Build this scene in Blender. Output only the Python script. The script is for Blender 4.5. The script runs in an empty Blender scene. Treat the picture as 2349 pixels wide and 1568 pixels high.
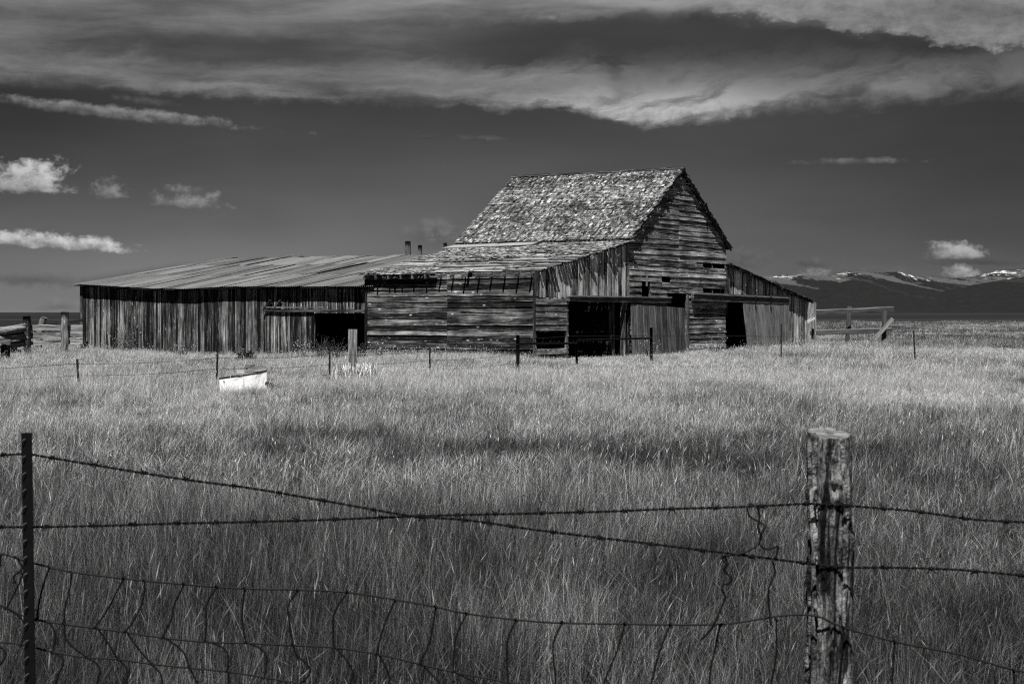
import bpy, math, random
import numpy as np
from mathutils import Vector, noise as mnoise

random.seed(7)
RNG = np.random.default_rng(11)
C = bpy.context.scene.collection
SC = bpy.context.scene

# ---------------------------------------------------------------- camera
F, CX, HY, H = 3790.0, 1174.5, 716.0, 1.9       # focal length, optical axis and horizon measured on the photograph, eye height
cam_d = bpy.data.cameras.new('camera')
cam = bpy.data.objects.new('camera', cam_d); C.objects.link(cam)
cam.location = (0, 0, H); cam.rotation_euler = (math.radians(90), 0, 0)
cam_d.sensor_width = 36; cam_d.lens = 36 * F / 2349.0
cam_d.shift_y = -(784 - HY) / 2349.0
cam_d.clip_start = 0.1; cam_d.clip_end = 60000
cam_d.dof.use_dof = True; cam_d.dof.focus_distance = 40; cam_d.dof.aperture_fstop = 11
SC.camera = cam

# ---------------------------------------------------------------- sun, exposure
SUN_EL = math.radians(61)
SUN_XY = Vector((-0.165, -0.986))
sun_dir = Vector((SUN_XY.x * math.cos(SUN_EL), SUN_XY.y * math.cos(SUN_EL), math.sin(SUN_EL)))
sl = bpy.data.lights.new('sun', 'SUN'); sl.energy = 5.0; sl.angle = math.radians(0.5); sl.color = (1, 0.99, 0.98)
so = bpy.data.objects.new('sun', sl); C.objects.link(so); so.location = (-10, -20, 40)
so.rotation_euler = sun_dir.to_track_quat('Z', 'Y').to_euler()
SC.view_settings.view_transform = 'Standard'; SC.view_settings.look = 'None'
SC.view_settings.exposure = .5; SC.view_settings.gamma = 1
SC.render.engine = 'CYCLES'
SC.cycles.max_bounces = 4; SC.cycles.diffuse_bounces = 1; SC.cycles.glossy_bounces = 2
SC.cycles.transmission_bounces = 3; SC.cycles.use_denoising = False
SC.cycles.pixel_filter_type = 'BLACKMAN_HARRIS'; SC.cycles.filter_width = 1.2


# ---------------------------------------------------------------- node helpers
class G:
    """Small expression builder for shader node trees."""
    def __init__(self, nt): self.nt = nt
    def node(self, t, **kw):
        n = self.nt.nodes.new(t)
        for k, v in kw.items(): setattr(n, k, v)
        return n
    def put(self, sock, v):
        if isinstance(v, E): self.nt.links.new(v.s, sock)
        elif v is not None: sock.default_value = v
    def m(self, op, a, b=None, c=None, clamp=False):
        n = self.node('ShaderNodeMath', operation=op, use_clamp=clamp)
        for i, v in enumerate((a, b, c)):
            if v is not None: self.put(n.inputs[i], v)
        return E(self, n.outputs[0])
    def xyz(self, x, y, z=0.0):
        n = self.node('ShaderNodeCombineXYZ')
        for i, v in enumerate((x, y, z)): self.put(n.inputs[i], v)
        return E(self, n.outputs[0])
    def sep(self, v):
        n = self.node('ShaderNodeSeparateXYZ'); self.put(n.inputs[0], v)
        return [E(self, o) for o in n.outputs]
    def noise(self, vec, scale=1.0, detail=4.0, rough=0.55, dist=0.0):
        n = self.node('ShaderNodeTexNoise'); n.noise_dimensions = '3D'
        self.put(n.inputs['Vector'], vec)
        n.inputs['Scale'].default_value = scale; n.inputs['Detail'].default_value = detail
        n.inputs['Roughness'].default_value = rough; n.inputs['Distortion'].default_value = dist
        return E(self, n.outputs[0])
    def vor(self, vec, scale=1.0):
        n = self.node('ShaderNodeTexVoronoi'); self.put(n.inputs['Vector'], vec); n.inputs['Scale'].default_value = scale
        return E(self, n.outputs['Distance'])
    def ramp(self, v, a, b, c=0.0, d=1.0, smooth=True):
        n = self.node('ShaderNodeMapRange'); n.interpolation_type = 'SMOOTHSTEP' if smooth else 'LINEAR'
        self.put(n.inputs[0], v)
        for i, q in enumerate((a, b, c, d)): self.put(n.inputs[1 + i], q)
        return E(self, n.outputs[0])
    def curve(self, v, x0, x1, pts, y0=0.0, y1=1.0):
        t = (v - x0) * (1.0 / (x1 - x0))
        n = self.node('ShaderNodeFloatCurve'); self.put(n.inputs['Value'], t)
        cv = n.mapping.curves[0]
        pp = [((x - x0) / (x1 - x0), (y - y0) / (y1 - y0)) for x, y in pts]
        while len(cv.points) < len(pp): cv.points.new(0.5, 0.5)
        for p, q in zip(cv.points, pp): p.location = q
        n.mapping.update()
        return E(self, n.outputs[0]) * (y1 - y0) + y0
    def attr(self, name):
        n = self.node('ShaderNodeAttribute', attribute_name=name); return E(self, n.outputs['Fac'])
    def mix(self, a, b, f): return a + (b - a) * f if isinstance(a, E) or isinstance(b, E) else f * (b - a) + a
    def vmax(self, a, b): return self.m('MAXIMUM', a, b)
    def vmin(self, a, b): return self.m('MINIMUM', a, b)


class E:
    def __init__(self, g, s): self.g, self.s = g, s
    def __add__(self, o): return self.g.m('ADD', self, o)
    __radd__ = __add__
    def __mul__(self, o): return self.g.m('MULTIPLY', self, o)
    __rmul__ = __mul__
    def __sub__(self, o): return self.g.m('SUBTRACT', self, o)
    def __rsub__(self, o): return self.g.m('SUBTRACT', o, self)
    def __truediv__(self, o): return self.g.m('DIVIDE', self, o)


# ---------------------------------------------------------------- sky
def build_world():
    w = bpy.data.worlds.new('World'); SC.world = w; w.use_nodes = True
    nt = w.node_tree; nt.nodes.clear(); g = G(nt)
    sky = g.node('ShaderNodeTexSky', sky_type='NISHITA')
    sky.sun_disc = False; sky.sun_elevation = SUN_EL
    sky.sun_rotation = math.atan2(SUN_XY.x, SUN_XY.y)
    sky.air_density = 1.0; sky.dust_density = 0.6; sky.ozone_density = 1.0
    cs = g.node('ShaderNodeSeparateColor'); nt.links.new(sky.outputs[0], cs.inputs[0])
    red = E(g, cs.outputs[0])                       # the plate is a black-and-white one taken through a red filter
    tc = g.node('ShaderNodeTexCoord')
    x, y, z = g.sep(E(g, tc.outputs['Generated']))
    hor = g.m('SQRT', x * x + y * y + 1e-6)
    U = g.m('ARCTAN2', x, y) * F                    # compass bearing and height above the horizon, in 1/3790 rad
    V = g.m('MINIMUM', z / hor * F, 4000.0)
    def uu(px): return math.atan((px - CX) / F) * F
    def vv(py): return HY - py
    # clear sky: brighter near the horizon, deep overhead
    lum = g.curve(V, 0, 900, [(0, .185), (40, .182), (80, .17), (130, .14), (200, .112), (280, .088), (380, .066), (520, .050), (720, .046), (900, .026)], 0, .25)
    lum = lum * g.ramp(red, 0.0, 6.0, 0.92, 1.1, False)
    side = g.ramp(g.m('ABSOLUTE', U - uu(1120)), 500, 1250, 1.0, g.ramp(V, 90, 330, 1.0, .62))
    lum = lum * side * g.mix(1.0, g.ramp(U, uu(700), uu(2000), 1.0, .62), g.ramp(V, 120, 330, 1, 0))
    lown = g.noise(g.xyz(U * (1/700), V * (1/200), 3.1), 1, 3, .5)
    lum = lum * g.ramp(lown, .3, .7, .88, 1.14)
    warp = g.noise(g.xyz(U * (1/420), V * (1/150), 9.0), 1, 4, .55) - .5
    warp2 = g.noise(g.xyz(U * (1/130), V * (1/60), 2.0), 1, 5, .6) - .5
    fine = g.noise(g.xyz(U * (1/48), V * (1/34), 5.0), 1, 7, .64)
    heap = g.noise(g.xyz(U * (1/34) + warp2 * .8, V * (1/26) + fine * .6, 6.0), 1, 7, .6)
    streak = g.noise(g.xyz((U + V * 1.1 + warp * 260) * (1/380), (V - U * .02 + warp2 * 34 + warp * 40) * (1/52), 1.0), 1, 7, .6)
    fila = g.noise(g.xyz((U * .86 + V * .9 + warp2 * 120) * (1/210), (V * .9 - U * .30 + warp * 160 + warp2 * 60) * (1/58), 4.0), 1, 7, .6)
    broad = g.noise(g.xyz((U + warp * 300) * (1/560), (V + warp * 90) * (1/85), 12.0), 1, 6, .58)
    # --- long stratus band
    edge = g.curve(U, -1300, 1300, [(-1300, vv(212)), (uu(0), vv(214)), (uu(200), vv(224)), (uu(420), vv(236)), (uu(800), vv(243)), (uu(1150), vv(252)), (uu(1330), vv(262)),
              (uu(1390), vv(278)), (uu(1440), vv(297)), (uu(1560), vv(289)), (uu(1700), vv(278)), (uu(1900), vv(266)), (uu(2100), vv(258)), (uu(2349), vv(250)), (1300, vv(248))], 350, 560)
    hgt = V - edge + warp2 * 44 + (fine - .5) * 34
    soft_lo = g.curve(U, -1300, 1300, [(-1300, 44), (uu(300), 44), (uu(900), 36), (uu(1380), 26), (uu(1600), 34), (uu(1900), 55), (1300, 66)], 0, 100)
    rise = g.ramp(g.m('DIVIDE', hgt + (fila - .5) * 40, soft_lo), -.1, 1.0, 0, 1)
    top = g.curve(U, -1300, 1300, [(-1300, 120), (uu(0), 115), (uu(250), 100), (uu(500), 88), (uu(800), 92), (uu(1200), 100), (uu(1440), 150), (uu(1600), 150), (uu(1800), 142), (uu(2100), 120), (1300, 110)], 0, 200)
    fall = g.ramp((hgt + warp * 70 + (streak - .5) * 70 + (fila - .5) * 150) / top, .30, 1.2, 1.0, 0.0)
    core = g.ramp(g.m('ABSOLUTE', U - uu(1490)) + g.m('ABSOLUTE', V - vv(245)) * 1.6, 20, 440, 1.0, 0.0)
    east = g.ramp(U, uu(1150), uu(1450), 0, 1)
    tex = g.mix(streak, fila, g.m('MULTIPLY', east, .8))
    band_a = rise * fall * g.ramp(tex, .32, .60, .24, 1.0) * (.82 + core * .18)
    band_l = .245 + core * .25 + (fine - .5) * .16 + (tex - .5) * .34
    lum = g.mix(lum, band_l, g.m('MULTIPLY', band_a, 1.0, clamp=True))
    # --- veil above the band, with a long dark hollow in it
    veil = g.ramp(V, 480, 560, 0, 1) * g.ramp(V, 760, 1300, 1, .15)
    hole = g.ramp(g.m('ABSOLUTE', U - uu(1680) + warp * 260) * (1/960), .45, 1.05, 1, 0) * g.ramp(g.m('ABSOLUTE', V - 614 + warp2 * 44 + warp * 70 + g.m('MAXIMUM', U - uu(1600), 0.0) * .10 + (fila - .5) * 60) * (1/66), .55, 1.3, 1, 0)
    hole2 = g.ramp(g.m('ABSOLUTE', U - uu(560) + warp * 200) * (1/520), .2, 1.0, .8, 0) * g.ramp(g.m('ABSOLUTE', V - 592 + warp2 * 50) * (1/48), .3, 1.2, 1, 0)
    va = veil * g.ramp(broad, .22, .66, .35, 1.0) * (1.0 - g.m('MAXIMUM', hole, hole2) * .96)
    vl = .175 + (broad - .5) * .26 + (streak - .5) * .22 + (fine - .5) * .06 + g.ramp(V, 650, 716, 0, .11)
    lum = g.mix(lum, vl, g.m('MULTIPLY', va, .9, clamp=True))
    # --- bright bank, upper right
    e2 = g.curve(U, 300, 1300, [(300, vv(-20)), (uu(1560), vv(30)), (uu(1700), vv(48)), (uu(1850), vv(66)), (uu(1950), vv(94)), (uu(2060), vv(100)), (uu(2200), vv(130)), (uu(2349), vv(140)), (1300, vv(150))], 500, 760)
    h2 = V - e2 + warp2 * 60 + (fine - .5) * 56
    a2 = g.ramp(h2, 0, 16, 0, 1) * g.ramp(h2 + (streak - .5) * 60, 30, 105, 1.0, .42) * g.ramp(U, uu(1500), uu(1720), 0, 1)
    lum = g.mix(lum, .23 + (fine - .5) * .40 + (streak - .5) * .40, a2 * .78)

    def puff(px, py, rx, up, down, bright, amt=.9, a=1.0, soft=.45, slope=0.0, src=None):
        nonlocal lum
        n = g.mix(fine, heap, .6)
        du = (U - uu(px)) * (1 / rx) + warp2 * .55
        dv = V - vv(py) + (U - uu(px)) * slope + warp2 * (up * .5)
        dvn = g.m('MAXIMUM', dv, 0.0) * (1 / up) + g.m('MAXIMUM', dv * -1.0, 0.0) * (1 / down)
        d = g.m('SQRT', du * du + dvn * dvn) + (n - .5) * (amt * 2.5) + .02
        al = g.ramp(d, .82 - soft, 1.08, 1, 0)
        shade = bright * g.ramp(dv * (.75 / up) + du * .15 - (n - .5) * 3.4, -.5, .9, .45, 1.3)
        lum = g.mix(lum, shade, al * a)
    puff(260, 272, 345, 20, 15, .20, .8, .95, .4, .085)          # long low sliver on the left
    puff(330, 245, 90, 14, 8, .13, .9, .5, .8, .1)
    puff(55, 440, 112, 66, 18, .44, 1.0, 1, .34)                  # heap cloud at the left
    puff(252, 452, 48, 40, 14, .25, 1.3, .75, .6)
    puff(425, 470, 92, 40, 13, .25, 1.3, .8, .6, .06)
    puff(110, 566, 205, 30, 12, .48, 1.0, 1, .34, .06)
    puff(60, 645, 170, 22, 18, .10, .9, .55, .8)
    puff(1000, 538, 92, 44, 40, .20, .5, .85, .95)
    puff(330, 632, 210, 22, 14, .075, .6, .55, .8, -.14)
    puff(2190, 592, 82, 36, 10, .36, 1.0, .95, .35)
    puff(2204, 634, 42, 28, 14, .40, .9, .95, .4)
    puff(1870, 634, 50, 20, 10, .30, 1.1, .85, .6)
    puff(1860, 606, 50, 18, 12, .11, 1.2, .6, .7)
    puff(1700, 600, 80, 40, 26, .135, 1.2, .55, .8)
    puff(2010, 626, 120, 16, 12, .13, 1.2, .5, .8)
    puff(2250, 606, 130, 14, 10, .085, 1.1, .5, .7)
    puff(1105, 319, 56, 10, 6, .12, .9, .75, .7, .03)
    puff(985, 316, 28, 7, 5, .09, .9, .5, .7)
    puff(716, 310, 12, 6, 5, .14, .6, .7, .7)
    puff(1255, 44, 28, 9, 6, .21, .9, .8, .6)
    puff(1960, 380, 150, 12, 6, .155, .9, .8, .6)
    puff(140, 705, 70, 26, 10, .19, 1.0, .6, .8)
    below = g.ramp(V, -40, 0, 0, 1)
    lum = lum * below + .02 * (1.0 - below)
    grain = g.noise(g.xyz(U * .35, V * .35, 0.0), 1, 1, .5)
    lum = lum * g.ramp(grain, .2, .8, .93, 1.07, False)
    lum = lum * .71                                  # the plate is exposed half a stop up
    bg = g.node('ShaderNodeBackground'); g.put(bg.inputs[0], g.xyz(lum * 10.0, lum * 10.0, lum * 10.0)); bg.inputs[1].default_value = 0.1
    out = g.node('ShaderNodeOutputWorld'); nt.links.new(bg.outputs[0], out.inputs[0])
    w.cycles.sampling_method = 'MANUAL'; w.cycles.sample_map_resolution = 512
build_world()


# ---------------------------------------------------------------- materials
def new_mat(name):
    m = bpy.data.materials.new(name); m.use_nodes = True
    nt = m.node_tree; nt.nodes.clear(); g = G(nt)
    b = g.node('ShaderNodeBsdfPrincipled'); b.inputs['Roughness'].default_value = .9
    b.inputs['Specular IOR Level'].default_value = .15
    o = g.node('ShaderNodeOutputMaterial'); nt.links.new(b.outputs[0], o.inputs[0])
    return m, g, b, o

def set_grey(g, b, v):
    v = g.m('MAXIMUM', v, 0.004)
    g.put(b.inputs['Base Color'], g.xyz(v, v, v))

def bump(g, b, h, strength, dist):
    n = g.node('ShaderNodeBump'); n.inputs['Strength'].default_value = strength; n.inputs['Distance'].default_value = dist
    g.put(n.inputs['Height'], h); g.nt.links.new(n.outputs[0], b.inputs['Normal'])

def wood_mat(name, lo, hi, tone_amt=.8, grain=1.0, knots=.6, bias=0.0, contrast=1.0, edge=0.0, stain=0.0):
    m, g, b, o = new_mat(name)
    uv = g.node('ShaderNodeUVMap'); u, v, _ = g.sep(E(g, uv.outputs[0]))
    wob = (g.noise(g.xyz(u * 1.4, v * 5.0, 4.0), 1, 2, .5) - .5) * .05
    v = v + wob
    g1 = g.noise(g.xyz(u * (.7 * grain), v * (30 * grain)), 1, 5, .65)
    g2 = g.noise(g.xyz(u * (.8 * grain), v * (6 * grain), 7.0), 1, 4, .6)
    g3 = g.noise(g.xyz(u * (4 * grain), v * (110 * grain), 3.0), 1, 3, .6)
    t = g.attr('tone')
    s = g1 * .55 + g2 * .27 + g3 * .28
    s = (s - .55) * (4.6 * contrast) + .42 + (t - .5) * tone_amt + bias
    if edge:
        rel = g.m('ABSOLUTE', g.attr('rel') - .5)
        if edge < 0: s = s + g.ramp(g.attr('rel') + (g2 - .5) * .1, .80, .86, 0, 1) * -edge; edge = 0  # negative edge: pale strip painted on the face for a sunlit top
    if edge:
        s = s + g.ramp(rel + (g2 - .5) * .22, .40, .50, 0, 1) * edge * (g1 * 2.0 - .2)
    kd = g.vor(g.xyz(u * 1.5, v * 4.2, 0.0), 1)
    knot = g.ramp(kd, .05, .15, 1, 0)
    s = s + knot * knots * (g1 * 3.0 - .7)
    crack = g.ramp(g.noise(g.xyz(u * .7, v * 34, 21.0), 1, 3, .6), .33, .41, .12, 1.0)
    s = g.m('POWER', g.m('MAXIMUM', s, 0.0), 1.35)
    alb = (lo + s * (hi - lo)) * crack
    if stain:
        tc = g.node('ShaderNodeTexCoord'); p = E(g, tc.outputs['Object'])
        alb = alb * g.ramp(g.noise(p, .75, 5, .65), .36, .62, 1.0 - stain, 1.12)
    alb = g.m('MINIMUM', alb, .78)
    set_grey(g, b, alb)
    bump(g, b, g1 * .6 + g3 * .5 + crack * .6, .6, .012)
    return m

M = {}
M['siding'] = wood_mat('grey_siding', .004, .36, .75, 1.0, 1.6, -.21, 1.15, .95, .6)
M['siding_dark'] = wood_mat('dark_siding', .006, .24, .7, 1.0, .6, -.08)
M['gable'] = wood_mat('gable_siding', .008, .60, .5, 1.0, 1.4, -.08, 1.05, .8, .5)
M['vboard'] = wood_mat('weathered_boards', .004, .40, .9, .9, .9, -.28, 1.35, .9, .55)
M['endboard'] = wood_mat('lightened_end_boards', .008, .78, .8, .9, .6, .0, 1.15, .5, .35)  # weathered boards lightened in colour to make up for weak raking sun
M['door'] = wood_mat('door_boards', .03, .42, .55, 1.3, .2, -.02, .7, .2)
M['shingle'] = wood_mat('cedar_shingles', .02, .58, 1.35, 1.9, .0, -.08, 1.05)
M['roofboard'] = wood_mat('bare_roof_boards', .02, .62, 1.0, .9, .3, .0, 1.3, .3)
M['beam'] = wood_mat('old_beams', .01, .30, .6, .9, .5, -.04)
M['corral'] = wood_mat('left_corral_boards', .01, .5, .5, 1.0, .6, .0, 1.1, .6)
M['post'] = wood_mat('grey_posts', .02, .42, .5, 1.2, .5, .0)
M['post_dark'] = wood_mat('dark_posts', .005, .09, .5, 1.2, .4, .0)
M['log'] = wood_mat('bleached_logs', .06, .6, .5, 1.0, .4, .12)
M['vdoor'] = wood_mat('grey_door_boards', .02, .34, .55, 1.1, .3, -.04, .9, .35)
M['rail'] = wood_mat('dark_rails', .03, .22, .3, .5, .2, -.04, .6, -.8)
M['inside'] = wood_mat('inside_boards', .01, .03, .4, 1.0, .0, .0)  # coloured near black so that interior shade is in the boards themselves

def metal_roof():
    m, g, b, o = new_mat('corrugated_iron')
    uv = g.node('ShaderNodeUVMap'); u, v, _ = g.sep(E(g, uv.outputs[0]))
    n1 = g.noise(g.xyz(u * .5, v * 3.0), 1, 5, .6); n2 = g.noise(g.xyz(u * 6, v * 6), 1, 4, .6)
    n3 = g.noise(g.xyz(u * .35, v * 14, 4.0), 1, 3, .6)
    t = g.attr('tone')
    a = .125 + (n1 - .5) * .20 + (n2 - .5) * .12 + (t - .5) * .11 + (n3 - .5) * .24
    set_grey(g, b, a); b.inputs['Roughness'].default_value = .75
    bump(g, b, n2, .3, .01)
    return m
M['iron'] = metal_roof()

def plain(name, alb, var=.3, rough=.85, scale=12.0, metallic=0.0, spec=.2, bumpd=.004):
    m, g, b, o = new_mat(name)
    tc = g.node('ShaderNodeTexCoord'); p = E(g, tc.outputs['Object'])
    n = g.noise(p, scale, 5, .65); n2 = g.noise(p, scale * .2, 3, .6)
    set_grey(g, b, alb * (1.0 + (n - .5) * (2 * var) + (n2 - .5) * (2 * var)))
    b.inputs['Roughness'].default_value = rough; b.inputs['Metallic'].default_value = metallic
    b.inputs['Specular IOR Level'].default_value = spec
    bump(g, b, n, .4, bumpd)
    return m
M['steel'] = plain('dark_rusted_steel', .0045, .5, .85, 40, 0, .08)
M['pipe'] = plain('rusted_pipe', .018, .5, .8, 20, 0, .1)
M['wire'] = plain('rusted_wire', .006, .4, .8, 200, 0, .1)
M['smooth_wire'] = plain('dull_galvanised_wire', .009, .4, .7, 150, 0, .2)
M['stud'] = plain('worn_stud_edge', .07, .5, .7, 150)
M['bright_wire'] = plain('pale_tie_wire', .22, .4, .6, 150, 0, .4)
M['flash'] = plain('pale_sheet_metal', .30, .25, .6, 4)
M['bark'] = plain('twig_bark', .06, .4, .9, 60)

def enamel():
    m, g, b, o = new_mat('chipped_white_enamel')
    tc = g.node('ShaderNodeTexCoord'); p = E(g, tc.outputs['Object'])
    px, py, pz = g.sep(p)
    st = g.noise(g.xyz(px * 9, py * 9, pz * 1.2), 1, 5, .65)
    sp = g.noise(p, 9, 5, .6)
    rust = g.m('MAXIMUM', g.ramp(st, .56, .68, 0, .75), g.ramp(sp, .60, .68, 0, .9))
    set_grey(g, b, .95 - rust * .8); b.inputs['Roughness'].default_value = .45; b.inputs['Specular IOR Level'].default_value = .4
    return m
M['enamel'] = enamel()

def grass_mat():
    m, g, b, o = new_mat('meadow_grass')
    t = g.attr('tone')
    geo = g.node('ShaderNodeNewGeometry'); x, y, z = g.sep(E(g, geo.outputs['Position']))
    n1 = g.noise(g.xyz(x * .16, y * .10, 0.0), 1, 4, .6)
    n2 = g.noise(g.xyz(x * .045, y * .022, 8.0), 1, 3, .55)
    n3 = g.noise(g.xyz(x * .9, y * .5, 2.0), 1, 3, .6)
    # dodge-and-burn in the grass colour: lightened round the farmyard, darkened towards camera and sides
    dry = g.curve(y, 0, 300, [(0, .26), (8, .30), (14, .46), (22, .66), (30, .95), (38, 1.4), (48, 1.8), (62, 1.65), (90, 1.22), (140, 1.05), (300, .9)], 0, 1.8)  # painted brightness by distance rather than dryness
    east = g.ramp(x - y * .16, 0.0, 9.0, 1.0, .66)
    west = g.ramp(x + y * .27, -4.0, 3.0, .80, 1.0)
    k = dry * east * west + ((n1 - .5) * 3.4 + (n2 - .5) * 2.8 + (n3 - .5) * 2.2) * (dry * .74 + .34)  # dry, east and west are the painted brightness above, not dryness
    # greener hollows and bleached swaths of this meadow
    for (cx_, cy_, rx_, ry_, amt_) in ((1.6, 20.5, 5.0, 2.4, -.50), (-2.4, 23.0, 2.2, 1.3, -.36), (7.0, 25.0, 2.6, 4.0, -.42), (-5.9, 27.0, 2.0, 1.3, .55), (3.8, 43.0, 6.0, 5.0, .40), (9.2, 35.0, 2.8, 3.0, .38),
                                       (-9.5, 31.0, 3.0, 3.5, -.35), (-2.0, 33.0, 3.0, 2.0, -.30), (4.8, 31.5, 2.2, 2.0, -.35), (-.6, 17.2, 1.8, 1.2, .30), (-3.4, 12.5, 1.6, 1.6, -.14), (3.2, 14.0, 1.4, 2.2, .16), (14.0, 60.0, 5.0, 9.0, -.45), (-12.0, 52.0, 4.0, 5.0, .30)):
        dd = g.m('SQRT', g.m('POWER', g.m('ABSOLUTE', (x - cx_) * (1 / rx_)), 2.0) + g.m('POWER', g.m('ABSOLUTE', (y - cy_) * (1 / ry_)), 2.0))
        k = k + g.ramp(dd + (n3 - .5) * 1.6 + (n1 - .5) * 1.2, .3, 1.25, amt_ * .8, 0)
    k = g.m('MINIMUM', g.m('MAXIMUM', k, .08), 1.9)
    pale = g.m('POWER', t, 2.0)
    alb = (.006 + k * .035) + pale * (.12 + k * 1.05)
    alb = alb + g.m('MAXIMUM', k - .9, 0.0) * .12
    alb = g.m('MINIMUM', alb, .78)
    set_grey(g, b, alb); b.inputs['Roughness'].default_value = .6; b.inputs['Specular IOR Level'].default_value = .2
    tr = g.node('ShaderNodeBsdfTranslucent'); g.put(tr.inputs[0], g.xyz(alb, alb, alb))
    mx = g.node('ShaderNodeMixShader'); mx.inputs[0].default_value = .14
    g.nt.links.new(b.outputs[0], mx.inputs[1]); g.nt.links.new(tr.outputs[0], mx.inputs[2]); g.nt.links.new(mx.outputs[0], o.inputs[0])
    return m
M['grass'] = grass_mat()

def leaf_mat(name, lo, hi):
    m, g, b, o = new_mat(name)
    t = g.attr('tone'); set_grey(g, b, lo + t * (hi - lo)); b.inputs['Roughness'].default_value = .6
    return m
M['leaf'] = leaf_mat('dark_leaves', .01, .09)
M['weed'] = leaf_mat('dry_weeds', .06, .5)
M['straw'] = leaf_mat('bleached_straw', .45, .85)

def ground_mat():
    m, g, b, o = new_mat('ground')
    geo = g.node('ShaderNodeNewGeometry'); x, y, z = g.sep(E(g, geo.outputs['Position']))
    n = g.noise(g.xyz(x * .8, y * .8, 0.0), 1, 5, .6)
    far = g.noise(g.xyz(x * .0006, y * .004, 0.0), 1, 5, .6)
    far2 = g.noise(g.xyz(x * .004, y * .004, 3.0), 1, 4, .6)
    near = .022 + (n - .5) * .03
    plainc = .013 + g.ramp(far, .52, .64, 0, .035) + (far2 - .5) * .014
    bound = g.ramp(y - x * 2.0 + (far2 - .5) * 60, 150, 230, 0, 1)
    set_grey(g, b, g.mix(near, plainc, bound)); bump(g, b, n, .5, .05)
    return m
M['ground'] = ground_mat()

def hill_mat():
    m, g, b, o = new_mat('hills')
    geo = g.node('ShaderNodeNewGeometry'); x, y, z = g.sep(E(g, geo.outputs['Position']))
    slope = g.sep(E(g, geo.outputs['Normal']))[2]
    wig = g.noise(g.xyz(x * .006, z * .02, 2.0), 1, 4, .6) - .5
    n1 = g.noise(g.xyz((x + z * 2.2) * .0065 + wig * .8, z * .006 + wig, 1.0), 1, 4, .55)
    n2 = g.noise(g.xyz(x * .012, y * .004, z * .030), 1, 5, .65)
    n3 = g.noise(g.xyz(x * .05, y * .01, z * .10), 1, 4, .7)
    n4 = g.noise(g.xyz(x * .0022, z * .004, 7.0), 1, 2, .5)
    meadow = g.ramp(n1 + (n3 - .5) * .28 + (n4 - .5) * .5 + g.ramp(z, 30, 190, -.12, .05), .52, .60, 0, 1)
    high = g.ramp(z + (n2 - .5) * 90, 40, 170, .22, 1)
    alb = .004 + n3 * .014 + meadow * high * .060 * g.ramp(y, 7000, 8300, .25, 1)
    snowm = g.ramp(n3 * .5 + n2 * .6 + g.ramp(z, 110, 225, -.12, .03), .615, .64, 0, 1) * g.ramp(n4, .50, .57, 0, 1) * g.ramp(z, 95, 150, 0, 1)
    set_grey(g, b, alb + snowm * .62 * g.ramp(y, 7300, 8300, .0, 1))
    return m
M['hills'] = hill_mat()


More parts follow.
